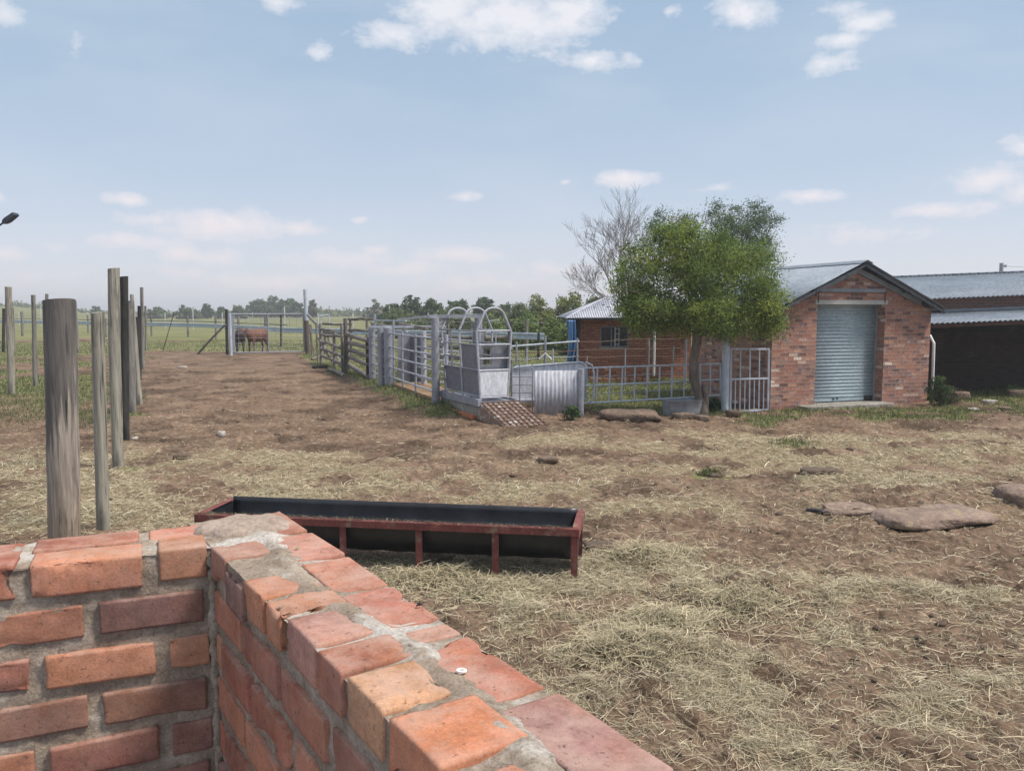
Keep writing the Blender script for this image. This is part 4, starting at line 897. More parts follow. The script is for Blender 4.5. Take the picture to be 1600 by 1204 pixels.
# roller shutter
sl=27; pts=[];zs0,zs1=.17,OPZ+.03
for i in range(sl):
    for t in np.linspace(0,1,7)[:-1]:
        z=zs0+(zs1-zs0)*(i+t)/sl; pts.append((z,-.017*math.sin(math.pi*min(1,t/.86))**.7 if t<.86 else .006))
mb=gl_(); vs=[(x,REC+y,z) for (z,y) in pts for x in (OP0+.02,OP1-.05)]; fs=[(2*i,2*i+1,2*i+3,2*i+2) for i in range(len(pts)-1)]
sh=mb.add(vs,fs).build('roller_shutter',M['shutter'],ga,smooth='all'); solid(sh,.004)
mb=gl_(); mb.box(OP0+.02,REC-.02,.095,OP1-.05,REC+.01,.165); mb.build('bottom_rail',M['shutter'],sh)
mb=gl_(); mb.box(OP0+.03,REC-.04,.075,OP0+.10,REC-.022,.175); mb.box(OP1-.29,REC-.04,.10,OP1-.06,REC-.022,.20); mb.box(OP0+.72,REC-.034,.13,OP0+.76,REC-.021,.17); mb.box(OP0+.83,REC-.034,.14,OP0+.87,REC-.021,.18); mb.build('lock',M['black'],sh)
for x0,x1 in ((OP1-.05,OP1-.002),(OP0+.002,OP0+.02)): mb=gl_(); mb.box(x0,REC-.045,.07,x1,REC+.03,OPZ); mb.build('guide_rail',M['girder'],ga)
# girders on the gable
for s in (-1,1):
    a_=Vector((GL/2+s*1.86,-.035,2.36)); b_=Vector((GL/2-s*.02,-.035 if s<0 else -.037,rzg(GL/2)-.17)); mb=gl_(); mb.bar(a_,b_,.05,.115,up=(0,1,0)) if False else mb.bar(a_,b_,.05,.115); mb.build('gable_girder',M['girder'],ga)
mb=gl_(); mb.box(OP0+.03,-.05,2.60,OP1-.05,-.012,2.68); mb.build('tie_beam',M['girder'],ga)
mb=gl_(); mb.box(OP0+.0,-.03,2.36,OP0+.015,-.018,2.66); mb.box(OP1-.05,-.03,2.36,OP1-.035,-.018,2.66); mb.build('tie_rod',M['black'],ga)
for s in (-1,1):
    mb=gl_(); x0=GL/2; L=2.37 if s>0 else 2.52
    e=Vector((s*L,0,-SLP*L)); corr(mb,(x0,-.32,3.27+.02),(0,1,0),e,GD+.75,e.length,.076,.011)
    solid(mb.build('roof_sheet',M['roof'],ga,smooth='all'),.002)
    mb=gl_(); mb.bar((x0+s*.0,-.27,3.20),(x0+s*(L-.02),-.27,3.20-SLP*(L-.02)),.035,.06); mb.bar((x0+s*.02,-.06,3.20),(x0+s*(L-.02),-.06,3.20-.42*(L-.02)),.03,.05) if False else None
    for k in (.5,1.3,2.0,L-.06): mb.bar((x0+s*k,-.30,3.205-SLP*k),(x0+s*k,GD+.38,3.205-SLP*k),.05,.05)
    mb.build('roof_batten',M['fascia'],ga)
mb=gl_(); mb.poly([(GL/2-.17,-.34,3.235),(GL/2,-.34,3.31),(GL/2+.17,-.34,3.235),(GL/2,-.34,3.30)],(0,GD+.8,0)); mb.build('ridge_cap',M['roof'],ga)
# ---------------------------------------------------------------- small brick house
HX,HY,HW,HD,HZ=2.19,26.6,3.62,3.4,1.93
ho=thing('brick_house',(HX+HW/2,HY+HD/2,0),'small low brick outbuilding with pale hipped sheet roof and barred window','outbuilding')
wx0,wx1,wz0,wz1=2.87,3.78,1.0,1.66
mb=MB(); mb.box(HX,HY,-.2,wx0,HY+.2,HZ); mb.box(wx1,HY,-.2,HX+HW,HY+.2,HZ); mb.box(wx0,HY,-.2,wx1,HY+.2,wz0); mb.box(wx0,HY,wz1,wx1,HY+.2,HZ)
mb.box(HX,HY+.2,-.2,HX+.2,HY+HD,HZ); mb.box(HX+HW-.2,HY+.2,-.2,HX+HW,HY+HD,HZ); mb.box(HX+.2,HY+HD-.2,-.2,HX+HW-.2,HY+HD,HZ); mb.build('wall',M['brick_house'],ho,uv=True)
wn=MB(); y=HY+.05
for x in (wx0+.015,(wx0+wx1)/2-.10,(wx0+wx1)/2+.03,wx1-.015): wn.box(x-.018,y-.02,wz0,x+.018,y+.02,wz1)
wn.box(wx0,y-.021,wz0,wx1,y+.021,wz0+.03); wn.box(wx0,y-.021,wz1-.03,wx1,y+.021,wz1)
wf=wn.build('window',M['steel'],ho); mb=MB(); mb.box(wx0,y+.03,wz0,wx1,y+.04,wz1); mb.build('pane',M['glass_dark'],wf)
mb=MB()
for i in range(1,9): x=wx0+(wx1-wx0)*i/9; mb.box(x-.006,y-.05,wz0,x+.006,y-.04,wz1)
for z in (1.2,1.42): mb.box(wx0,y-.052,z-.006,wx1,y-.038,z+.006)
mb.build('burglar_bar',M['black'],wf)
mb=MB(); mb.box((wx0+wx1)/2+.0,y-.075,wz0+.02,(wx0+wx1)/2+.03,y-.045,wz1-.02); mb.box((wx0+wx1)/2+.13,y-.075,wz0+.02,(wx0+wx1)/2+.15,y-.045,wz1-.02)
for z in (1.08,1.25,1.42,1.58): mb.box((wx0+wx1)/2,y-.074,z,(wx0+wx1)/2+.15,y-.046,z+.02)
mb.build('open_casement',M['white_post'],wf)
mb=MB(); mb.box(wx0-.04,HY-.03,wz0-.05,wx1+.04,HY+.03,wz0); mb.build('sill',M['concrete'],wf)
def hip(mb,c0,c1,r0,r1,pitch=.076,amp=.01):   # eave corner c0->c1, ridge r0->r1 above
    c0,c1,r0,r1=map(Vector,(c0,c1,r0,r1)); u=(c1-c0); L=u.length; u.normalize(); 
    a0=(r0-c0).dot(u); a1=(r1-c0).dot(u); up_=((r0-c0)-u*a0); nn=u.cross(up_).normalized(); n=int(L/pitch*6); vs=[];fs=[]
    for i in range(n+1):
        a=L*i/n; h=amp*math.sin(2*math.pi*a/pitch); t=min(1,a/max(a0,1e-6),(L-a)/max(L-a1,1e-6))
        vs.append(c0+u*a+nn*h); vs.append(c0+u*a+nn*h+up_*max(t,0.0005))
    for i in range(n): fs.append((2*i,2*i+2,2*i+3,2*i+1))
    return mb.add(vs,fs)
ex0,ex1,ey0,ey1,ez=1.70,6.25,25.98,30.6,1.955; ra,rb=(3.24,28.1,2.64),(4.7,28.1,2.66)
for k,(c0,c1,r0,r1) in enumerate((((ex0,ey0,ez-.01),(ex1,ey0,ez+.03),ra,rb),((ex1,ey0,ez+.03),(ex1,ey1,ez),rb,rb),((ex1,ey1,ez),(ex0,ey1,ez),rb,ra),((ex0,ey1,ez),(ex0,ey0,ez-.01),ra,ra))):
    mb=MB(); hip(mb,c0,c1,r0,r1); solid(mb.build('roof',M['roof_old'],ho,smooth='all'),.003)
mb=MB(); mb.box(ex0+.05,ey0+.05,ez-.07,ex1-.05,ey0+.09,ez-.02); mb.box(HX-.05,HY-.06,HZ,HX+HW,HY+.1,HZ+.04); mb.build('eave_beam',M['fascia'],ho)
mb=MB(); mb.tube([(HX-.06,HY-.05,0),(HX-.06,HY-.05,1.9)],.03,8); mb.build('corner_pipe',M['steel'],ho)
bw=thing('brick_heap',(3.4,25.2,0),'low honeycomb row of loose orange bricks in front of the small brick house','brick heap')
mb=MB()
for j in range(4):
    for i in range(5):
        if random.random()<.18 and j<3: continue
        x=2.85+i*.245+(.12 if j%2 else 0); mb.box(x,25.1+random.uniform(-.02,.02),.16+j*.085-.03*i*.2,x+.2,25.2,.16+j*.085+.07-.03*i*.2)
for i in range(9): x=2.4+i*.2; mb.box(x,24.9,-.05,x+.17,25.3,.10+.04*random.random())
mb.build('bricks',paint('loose bricks',(.26,.11,.06),(.36,.19,.11),9,rough=.95,bs=.5),bw,bevel=.008)
tpn=thing('blue_tarp',(1.75,25.9,0),'blue tarpaulin hanging at the left end of the small brick house','tarpaulin')
def cloth(mb,x0,x1,y,z0,z1,seed,th=.0):
    n,k=14,22; vs=[];fs=[]
    for j in range(k+1):
        for i in range(n+1):
            s,t=i/n,j/k; w=.05*math.sin(s*9+seed+t*1.5)+.04*math.sin(s*19+t*3)+.03*math.sin(t*7+s*4); vs.append((x0+(x1-x0)*s*(1-.25*t)+.06*math.sin(t*3),y+w*(.4+t),z1+(z0-z1)*t+.03*math.sin(s*8)*t))
    for j in range(k):
        for i in range(n): fs.append((j*(n+1)+i,j*(n+1)+i+1,(j+1)*(n+1)+i+1,(j+1)*(n+1)+i))
    return mb.add(vs,fs)
o=cloth(MB(),1.72,2.0,25.95,.55,1.88,1).build('tarp_sheet',M['tarp'],tpn,smooth='all'); solid(o,.004)
o=cloth(MB(),1.9,2.14,26.1,.45,1.9,4).build('dark_sheet',M['dark'],tpn,smooth='all'); solid(o,.004)
# ---------------------------------------------------------------- long shed with lean-to
def sx_(x): return .040*(x-11.4)
sd_=thing('long_shed',(14,23,0),'long brick shed with zinc roof and dark open lean-to at the right edge','shed')
X0,X1,WY=9.3,22.0,22.4
def sl_box(mb,x0,y0,z0,x1,y1,z1): # box whose top and bottom follow the slight rise to the right
    return mb.add([(x0,y0,z0+sx_(x0)),(x1,y0,z0+sx_(x1)),(x1,y1,z0+sx_(x1)),(x0,y1,z0+sx_(x0)),(x0,y0,z1+sx_(x0)),(x1,y0,z1+sx_(x1)),(x1,y1,z1+sx_(x1)),(x0,y1,z1+sx_(x0))],[(3,2,1,0),(4,5,6,7),(0,1,5,4),(1,2,6,5),(2,3,7,6),(3,0,4,7)])
mb=MB(); sl_box(mb,X0,WY,-.3,X1,WY+.22,2.13); mb.build('lower_wall',M['brick_shed'],sd_,uv=True)
mb=MB(); sl_box(mb,X0,WY-.003,2.13,X1,WY+.22,2.56); mb.build('upper_wall',M['brick_up'],sd_,uv=True)
mb=MB(); sl_box(mb,X0,28.3,-.3,X1,28.5,2.6); sl_box(mb,X0,WY+.22,-.3,X0+.2,28.3,2.56); sl_box(mb,X1-.2,19.9,-.3,X1,WY,2.0); mb.build('end_wall',M['brick_shed'],sd_,uv=True)
mb=MB(); corr(mb,(X0-.1,22.05,2.50+sx_(X0)),(1,0,.040),(0,3.35,.70),X1-X0+.4,math.hypot(3.35,.70),.13,.017); solid(mb.build('roof_sheet',M['roof'],sd_,smooth='all'),.002)
mb=MB(); corr(mb,(X0-.1,28.7,2.50+sx_(X0)),(1,0,.040),(0,-3.3,.70),X1-X0+.4,math.hypot(3.3,.70),.13,.017); solid(mb.build('roof_sheet',M['roof'],sd_,smooth='all'),.002)
mb=MB()
for i in range(50):
    x=X0+i*.26; mb.box(x,25.2,3.19+sx_(x),x+.2,25.6,3.225+sx_(x))
sl_box(mb,X0,25.28,3.14,X1,25.52,3.195); mb.build('ridge_cap',M['roof'],sd_)
mb=MB(); corr(mb,(X0-.1,20.35,1.90+sx_(X0)),(1,0,.040),(0,2.03,.22),X1-X0+.3,2.04,.13,.017); solid(mb.build('lean_to_roof',M['roof'],sd_,smooth='all'),.002)
mb=MB(); sl_box(mb,9.95,20.45,1.79,X1-.2,20.53,1.875); 
for x in np.arange(10.2,X1-.3,1.1): mb.bar((x,20.55,1.85+sx_(x)),(x,22.38,2.06+sx_(x)),.05,.07)
mb.build('lean_to_beam',paint('rusty beam',(.07,.035,.028),(.11,.055,.04),6,rough=.9),sd_)
mb=MB(); sl_box(mb,9.7,WY-.10,2.10,X1,WY-.004,2.20); mb.build('flashing',M['girder'],sd_)
for x in (14.8,18.2): mb=MB(); mb.box(x-.05,20.44,-.2,x+.05,20.54,1.80+sx_(x)); mb.build('lean_to_post',M['rail_wood'],sd_)
mb=MB(); sl_box(mb,12.0,WY-.03,1.55,13.6,WY-.004,2.0); mb.build('vent_dark_panel',M['dark'],sd_)  # solid near-black panel on the wall; the vent's unlit depth is only colour
q=D(1424,436,25.4); mb=MB(); mb.box(q.x-.08,q.y-.06,q.z-.15,q.x+.08,q.y+.06,q.z+.11); mb.build('vent_stack',M['lintel'],sd_)
mb=MB(); a_=D(1453,524,19.9); b_=D(1459,536,19.7); mb.tube([a_,b_,(b_.x+.02,b_.y,.2)],.035,10); mb.tube([(a_.x-.03,a_.y,a_.z),(a_.x-.03,a_.y,.4)],.02,8)
tag(mb.build('bent_pole',M['white_post'],smooth=True),'pale bent pipe pole at the right corner of the garage','pole')
for i,(u,v,w,h) in enumerate(((1500,622,.5,.22),(1545,630,.35,.16),(1590,620,.55,.25),(1570,640,.3,.12),(1520,642,.25,.1),(1483,628,.3,.2))):
    rock('rubble',u,v,w,w*.7,h,M['stone'] if i in (1,4) else M['rock'],['wide rubble lump nearest the garage bush at the lean-to','pale rubble stone in front of the lean-to middle','largest rubble lump at the right edge below the lean-to','small reddish rubble stone in grass below the right lean-to','smallest pale rubble stone below the lean-to','reddish rubble stone touching the garage corner weeds'][i],'rubble','rubble in front of the lean-to',seed=40+i)
# pole and lamp
up_=thing('utility_pole',D(1565,480,70).xy.to_3d(),'small dark utility pole rising behind the long shed roof','utility pole')
t_=D(1565,411,70); mb=MB(); mb.tube([(t_.x,70,0),(t_.x,70,t_.z)],.16,8); mb.build('pole',M['steel'],up_)
mb=MB(); mb.box(t_.x-.1,69.9,t_.z-.35,t_.x+.4,70.1,t_.z-.15); mb.box(t_.x-.35,69.9,t_.z-.9,t_.x+.1,70.1,t_.z-.75); mb.build('crossarm',M['steel'],up_)
mb=MB(); mb.tube([(t_.x-.3,70,t_.z-.8),(t_.x-14,74,t_.z-1.9),(t_.x-30,80,t_.z-1.7)],.012,4); mb.tube([(t_.x+.3,70,t_.z-.25),(t_.x+12,67,t_.z-1.2),(t_.x+28,63,t_.z-.4)],.012,4); mb.build('wire',M['black'],up_)
L0,L1=D(5,348,20),D(25,333.5,20); pb=Vector((L0.x-.9,20,0)); sl_=thing('street_lamp',pb,'dark angled lamp head on a thin arm at the left edge','street lamp')
ax=(L1-L0); mb=MB(); s_=Vector((0,1,0)); nrm=ax.cross(s_).normalized()
def lamp(f,w,h): c=L0+ax*f; return [c-s_*w-nrm*h,c+s_*w-nrm*h,c+s_*w+nrm*h*.6,c-s_*w+nrm*h*.6]
vs=[]; 
for f,w,h in ((-.02,.03,.03),(.12,.07,.06),(.35,.10,.065),(.97,.10,.05),(1.0,.09,.03)): vs+=lamp(f,w,h)
fs=[(4*j+i,4*j+(i+1)%4,4*j+4+(i+1)%4,4*j+4+i) for j in range(4) for i in range(4)]+[(3,2,1,0),(16,17,18,19)]
mb.add(vs,fs).build('lamp_head',paint('dark blue grey housing',(.02,.03,.05),(.035,.05,.075),8,rough=.5),sl_)
mb=MB(); mb.tube([L0+ax*.02,L0-ax*.9,L0-ax*1.6+Vector((-.1,0,-.1)),Vector((pb.x,20,2.8))],.022,8); mb.build('arm',M['black'],sl_)
mb=MB(); mb.tube([(pb.x,20,-.2),(pb.x,20,3.1)],.06,10); mb.build('pole',M['steel'],sl_)
# ---------------------------------------------------------------- cattle
def cow(loc,head,scale,mat,label,face=None,headturn=0):
    h=Vector((head[0],head[1],0)).normalized(); z0=gh(loc[0],loc[1]); Mx=Matrix(((h.x,-h.y,0,loc[0]),(h.y,h.x,0,loc[1]),(0,0,1,z0),(0,0,0,1)))@Matrix.Scale(scale,4)
    mb=MB(Mx)
    mb.tube([(-.80,0,1.05),(-.74,0,1.03),(-.5,0,1.0),(-.1,0,.92),(.25,0,.92),(.52,0,.98),(.72,0,1.08),(.92,0,1.18),(1.04,0,1.22)],[(.08,.07),(.22,.20),(.31,.27),(.36,.30),(.37,.28),(.33,.22),(.23,.14),(.17,.11),(.12,.09)],14)
    ht=headturn; hd=Vector((math.cos(ht),math.sin(ht),0)); p=Vector((1.0,0,1.24)); 
    mb.tube([p-hd*.06,p+hd*.06+Vector((0,0,0)),p+hd*.18+Vector((0,0,-.07)),p+hd*.33+Vector((0,0,-.18)),p+hd*.40+Vector((0,0,-.23))],[.08,.125,.11,.08,.06],12)
    for s in (-1,1):
        mb.tube([(.42,s*.14,.85),(.42,s*.16,.62),(.43,s*.16,.40),(.42,s*.16,.10),(.45,s*.16,0)],[.12,.085,.055,.042,.055],10)
        mb.tube([(-.56,s*.15,.95),(-.5,s*.17,.66),(-.60,s*.17,.44),(-.66,s*.17,.40),(-.62,s*.17,.12),(-.59,s*.17,0)],[.17,.125,.07,.055,.043,.055],10)
        sd2=Vector((-hd.y,hd.x,0))*s; e=p+sd2*.10+Vector((0,0,.06)); mb.tube([e,e+sd2*.10+Vector((0,0,.0)),e+sd2*.19+Vector((0,0,-.03))],[.03,.045,.015],8)
    mb.tube([(-.79,0,1.12),(-.88,0,1.0),(-.88,0,.7),(-.87,0,.42)],[.04,.03,.025,.035],8)
    tmp=mb.build('cow',mat,loc=(loc[0],loc[1],z0)); r=tmp.modifiers.new('r','REMESH'); r.mode='VOXEL'; r.voxel_size=.026*scale; sm=tmp.modifiers.new('s','SMOOTH'); sm.iterations=4; sm.factor=.5
    dg=bpy.context.evaluated_depsgraph_get(); me=bpy.data.meshes.new_from_object(tmp.evaluated_get(dg)); old=tmp.data; tmp.modifiers.clear(); tmp.data=me; bpy.data.meshes.remove(old)
    for pl_ in me.polygons: pl_.use_smooth=True
    if not me.materials: me.materials.append(mat)
    tag(tmp,label,'cow')
    if face:
        mb=MB(Mx); mb.tube([p+hd*.14+Vector((0,0,.02)),p+hd*.2+Vector((0,0,-.06)),p+hd*.34+Vector((0,0,-.17)),p+hd*.42+Vector((0,0,-.235))],[.09,.118,.088,.05],12); mb.build('face_blaze',face,tmp,smooth=True)
    return tmp
c_=D(402,548,43.0); cow((c_.x,43.0),(-.42,-.91),.95,M['hide_red'],'reddish brown cow standing behind the mesh gate',headturn=.35)
c_=D(375.5,548,42.3); cow((c_.x,42.3),(-.30,.95),.95,M['hide_dark'],'dark brown cow standing beside the reddish one behind the mesh gate',headturn=.3)
c_=D(752,560,33.6); cow((c_.x,33.6),(.94,-.34),.68,M['hide_black'],'black calf with white face seen through the squeeze chute',M['hide_white'],headturn=-.4)
rock('dark_mound',879,546,.9,.6,.42,M['dark'],'low dark mound in the grass left of the blue tarpaulin','mound',seed=77)
# ---------------------------------------------------------------- pasture fences
gr=thing('guardrail_fence',(-24.4,65,0),'long galvanised guardrail fence crossing the green pasture','guardrail')
pts=[Vector(p_) for p_ in ((-75,104,.98),(-55.7,89,.98),(-24.4,65,.98),(-13.7,50,.98),(0,39,.98),(1.55,37.6,.98))]
prof=[(0,-.16),(.03,-.13),(.03,-.07),(-.02,-.02),(-.02,.02),(.03,.07),(.03,.13),(0,.16)]
mb=MB(); vs=[];fs=[]
for i,p_ in enumerate(pts):
    t=(pts[min(i+1,len(pts)-1)]-pts[max(i-1,0)]).normalized(); nn=Vector((t.y,-t.x,0)); nn=nn if nn.y<0 else -nn
    for (a_,z) in prof: vs.append(p_+nn*(a_+.09)+Vector((0,0,z)))
for i in range(len(pts)-1):
    for k in range(7): fs.append((i*8+k,i*8+k+1,i*8+8+k+1,i*8+8+k))
solid(mb.add(vs,fs).build('rail',M['armco'],gr),.006)
mb=MB(); mb.tube([p_+Vector((0,0,.30)) for p_ in pts[:4]],.03,5); mb.build('cable',M['black'],gr)
mb=MB(); mb.tube([p_+Vector((0,0,.62)) for p_ in pts],.008,4); mb.tube([p_+Vector((0,0,-.45)) for p_ in pts],.008,4); mb.build('wire',M['steel'],gr)
acc=0
for i in range(len(pts)-1):
    a_,b_=pts[i],pts[i+1]; L=(b_-a_).length; d=acc
    while d<L:
        q=a_.lerp(b_,d/L); mb=MB(); mb.tube([(q.x,q.y,-.1),(q.x,q.y,1.75)],.085,8); mb.build('post',M['wood_grey'],gr,smooth=True); d+=5.6
    acc=d-L
post(841.5,562,841.5,520,4.6,M['wood_black'],'thick dark stake at the right end of the guardrail',group=None)
fp=thing('pasture_fence',(-40,95,0),'row of thin pale fence poles far out in the pasture','fence')
fa,fb=Vector((-85,118,0)),Vector((8,72,0)); Lf=(fb-fa).length
for i in range(24):
    q=fa.lerp(fb,i/23); h=2.6 if i%3==0 else 1.9; mb=MB(); mb.tube([(q.x,q.y,-.1),(q.x,q.y,h)],.055,6); mb.build('pole',M['white_post'],fp)
mb=MB()
for z in (.5,1.0,1.5): mb.tube([fa+Vector((0,0,z)),fb+Vector((0,0,z))],.008,4)
mb.build('wire',M['steel'],fp)
# ---------------------------------------------------------------- trees
def leaves(cent,rc,per,l,w,cols,wts,droop=.3,var=.2,cvar=.22,flat=.8):
    cent=np.asarray(cent,float); k=len(cent); n=k*per
    cc=np.repeat(cent,per,0); r=np.repeat(np.broadcast_to(np.asarray(rc,float),(k,)),per)
    p=cc+rng.normal(0,.5,(n,3))*r[:,None]*np.array([1,1,flat])
    a=rng.normal(0,1,(n,3)); a[:,2]-=droop*1.6; a/=np.linalg.norm(a,axis=1,keepdims=True)
    s=np.cross(a,rng.normal(0,1,(n,3))); s/=np.linalg.norm(s,axis=1,keepdims=True)
    L=l*rng.uniform(.6,1.3,(n,1)); Wd=w*rng.uniform(.6,1.3,(n,1))
    V=np.stack([p-a*L/2,p+s*Wd/2,p+a*L/2,p-s*Wd/2],1).reshape(-1,3)
    ct=np.array(cols)[rng.choice(len(cols),k,p=np.array(wts)/sum(wts))]*(1+rng.normal(0,cvar,(k,1)))
    C=np.clip(np.repeat(ct,per,0)*(1+rng.normal(0,var,(n,1))),.008,.6)
    return V,np.arange(n*4).reshape(n,4),np.repeat(C,4,0)
def in_blobs(blobs,k,shell=.55):
    out=[]; vol=np.array([b[3]*b[4]*b[5] for b in blobs])**.7; ch_=rng.choice(len(blobs),k,p=vol/vol.sum())
    for i in ch_:
        b=blobs[i]; d=rng.normal(0,1,3); d/=np.linalg.norm(d); r=shell+(1.02-shell)*rng.random()**.7
        out.append((b[0]+d[0]*b[3]*r,b[1]+d[1]*b[4]*r,b[2]+d[2]*b[5]*r))
    return np.array(out)
def limb(mb,a,b,r0,r1,wob=.12,n=6,k=6):
    a,b=Vector(a),Vector(b); L=(b-a).length; pts=[]
    for i in range(n+1):
        t=i/n; p=a.lerp(b,t); s=math.sin(math.pi*t)*L*wob
        pts.append(p+Vector((random.uniform(-.5,.5)*s,random.uniform(-.5,.5)*s,.35*s)))
    mb.tube(pts,[r0+(r1-r0)*i/n for i in range(n+1)],k); return pts
def pxblob(u,v,ru,rv,d,rd): c=D(u,v,d); return (c.x,c.y,c.z,ru/F_PX*d,rd,rv/F_PX*d)
# main leafy tree
d0=17.25
bl=[pxblob(*q) for q in ((1000,432,42,58,d0,.8),(1048,402,50,52,d0+.2,1.0),(1105,425,58,66,d0,1.2),(1160,440,50,52,d0,1.0),(1192,462,32,42,d0,.7),(1018,482,52,30,d0-.1,.9),(1090,488,66,30,d0-.2,1.1),(1165,498,44,24,d0,.9),(1062,366,38,20,d0,.5),(1203,485,20,34,d0,.5),(982,462,26,46,d0,.6),(1130,385,30,28,d0+.1,.5),(1180,402,22,24,d0+.2,.5),(1203,512,16,20,d0,.5),(1140,512,40,18,d0,.9),(1050,508,42,18,d0,.8),(1000,500,26,18,d0,.6))]
tm=thing('leafy_tree',G(1098,647),'bushy bright green tree with bent trunk beside the galvanised tub','tree')
cents=in_blobs(bl,900,.30)
V,Fq,C=leaves(cents,rng.uniform(.13,.34,len(cents)),84,.072,.022,[(.20,.265,.06),(.135,.195,.052),(.31,.345,.07),(.085,.13,.042),(.18,.21,.095)],[3,3,1.2,1.8,.8],droop=.25,cvar=.22)
raw_mesh('crown',V,Fq,M['leaf'],tm,col=C)
tb0=G(1098,649); tk=[tb0-Vector((0,0,.15)),tb0+Vector((-.02,0,.12)),D(1094,622,17.12),D(1083,590,17.12),D(1084,560,17.15),D(1089,535,17.2),D(1092,505,17.2)]
mb=MB(); mb.tube(tk,[.15,.12,.10,.095,.09,.09,.085],12,.07)
mb.tube([D(1103,648,17.08)-Vector((0,0,.1)),D(1103,620,17.06),D(1100,600,17.1)],[.06,.07,.055],8,.08)
fk=tk[-1]
for t in ((1010,450),(1050,410),(1100,400),(1150,430),(1185,455),(1030,480),(1140,490),(985,455),(1120,440),(1070,440)):
    pts=limb(mb,fk if random.random()<.7 else tk[-2],D(t[0],t[1],d0+random.uniform(-.5,.5)),.055,.012,.25)
    for q in pts[2:]:
        for _ in range(3):
            j=cents[rng.integers(len(cents))]; 
            if (Vector(j)-q).length<1.1: limb(mb,q,j,.014,.004,.15,4,5)
mb.build('trunk',M['bark'],tm,smooth=True)
# olive tree behind
d1=24.5
bl=[pxblob(*q) for q in ((1126,352,22,34,d1,.8),(1160,350,26,34,d1,.9),(1192,362,22,36,d1,.8),(1150,392,46,36,d1,1.1),(1186,408,34,36,d1,.9),(1122,400,30,40,d1,.8),(1115,325,8,12,d1,.3),(1178,325,8,14,d1,.3),(1196,330,8,10,d1,.3),(1212,345,7,8,d1,.3),(1040,345,34,18,d1,.5),(1075,350,20,18,d1,.5))]
to=thing('olive_tree',(6.9,24.5,0),'taller grey green tree behind the bushy bright one','tree')
cents=in_blobs(bl,330,.3)
V,Fq,C=leaves(cents,rng.uniform(.14,.34,len(cents)),80,.075,.022,[(.10,.15,.075),(.14,.18,.095),(.08,.12,.06)],[3,2,2],droop=.1)
raw_mesh('crown',V,Fq,M['leaf'],to,col=C)
mb=MB(); tt=D(1150,430,d1); mb.tube([(6.9,d1,-.1),(6.85,d1,1.2),(tt.x,d1,tt.z)],[.16,.13,.09],10,.05)
for j in cents[::7]: limb(mb,(tt.x,d1,tt.z),j,.03,.006,.12,5,5)
mb.build('trunk',M['bark'],to,smooth=True)
# bare tree
tbr=thing('bare_tree',(4.3,30.5,0),'leafless grey tree with spreading thin branches behind the brick house','tree')
mb=MB(); random.seed(21)
def grow(p,d,L,r,depth):
    q=p; pts=[p]; dd2=Vector(d)
    for i in range(4):
        dd2=(dd2+Vector((random.uniform(-.16,.16),random.uniform(-.16,.16),random.uniform(-.05,.13)))).normalized(); q=q+dd2*(L/4); pts.append(q)
    mb.tube(pts,[r,r*.92,r*.84,r*.76,r*.66],6 if r>.03 else 4)
    if depth==0: return
    for k in range(random.choice((2,3,3)) if depth>1 else 4):
        s=pts[random.choice((2,3,4,4))]; a=random.uniform(.3,.78); ax=dd2.cross(Vector((random.uniform(-1,1),random.uniform(-1,1),random.uniform(-1,1)))).normalized()
        nd=Matrix.Rotation(a,3,ax)@dd2; nd.z+=.12; nd.y*=.7; grow(s,nd.normalized(),L*random.uniform(.62,.86),max(r*.54,.0045),depth-1)
TB=.55; tk0=Vector((4.35+TB,30.5,-.1)); mb.tube([tk0,(4.25+TB,30.5,.9),(4.0+TB,30.5,1.7)],[.16,.14,.12],8)
for dv,L in (((-.8,0,.6),1.15),((-.5,.1,.9),1.35),((-.2,-.1,1),1.5),((.1,.1,1),1.5),((-.65,-.1,.75),1.2),((.0,.2,1),1.55),((-.35,.1,1),1.45)): grow(Vector((4.0+TB,30.5,1.7)),Vector(dv).normalized(),L,.04,5)
mb.build('branches',M['twig'],tbr)
random.seed(5)
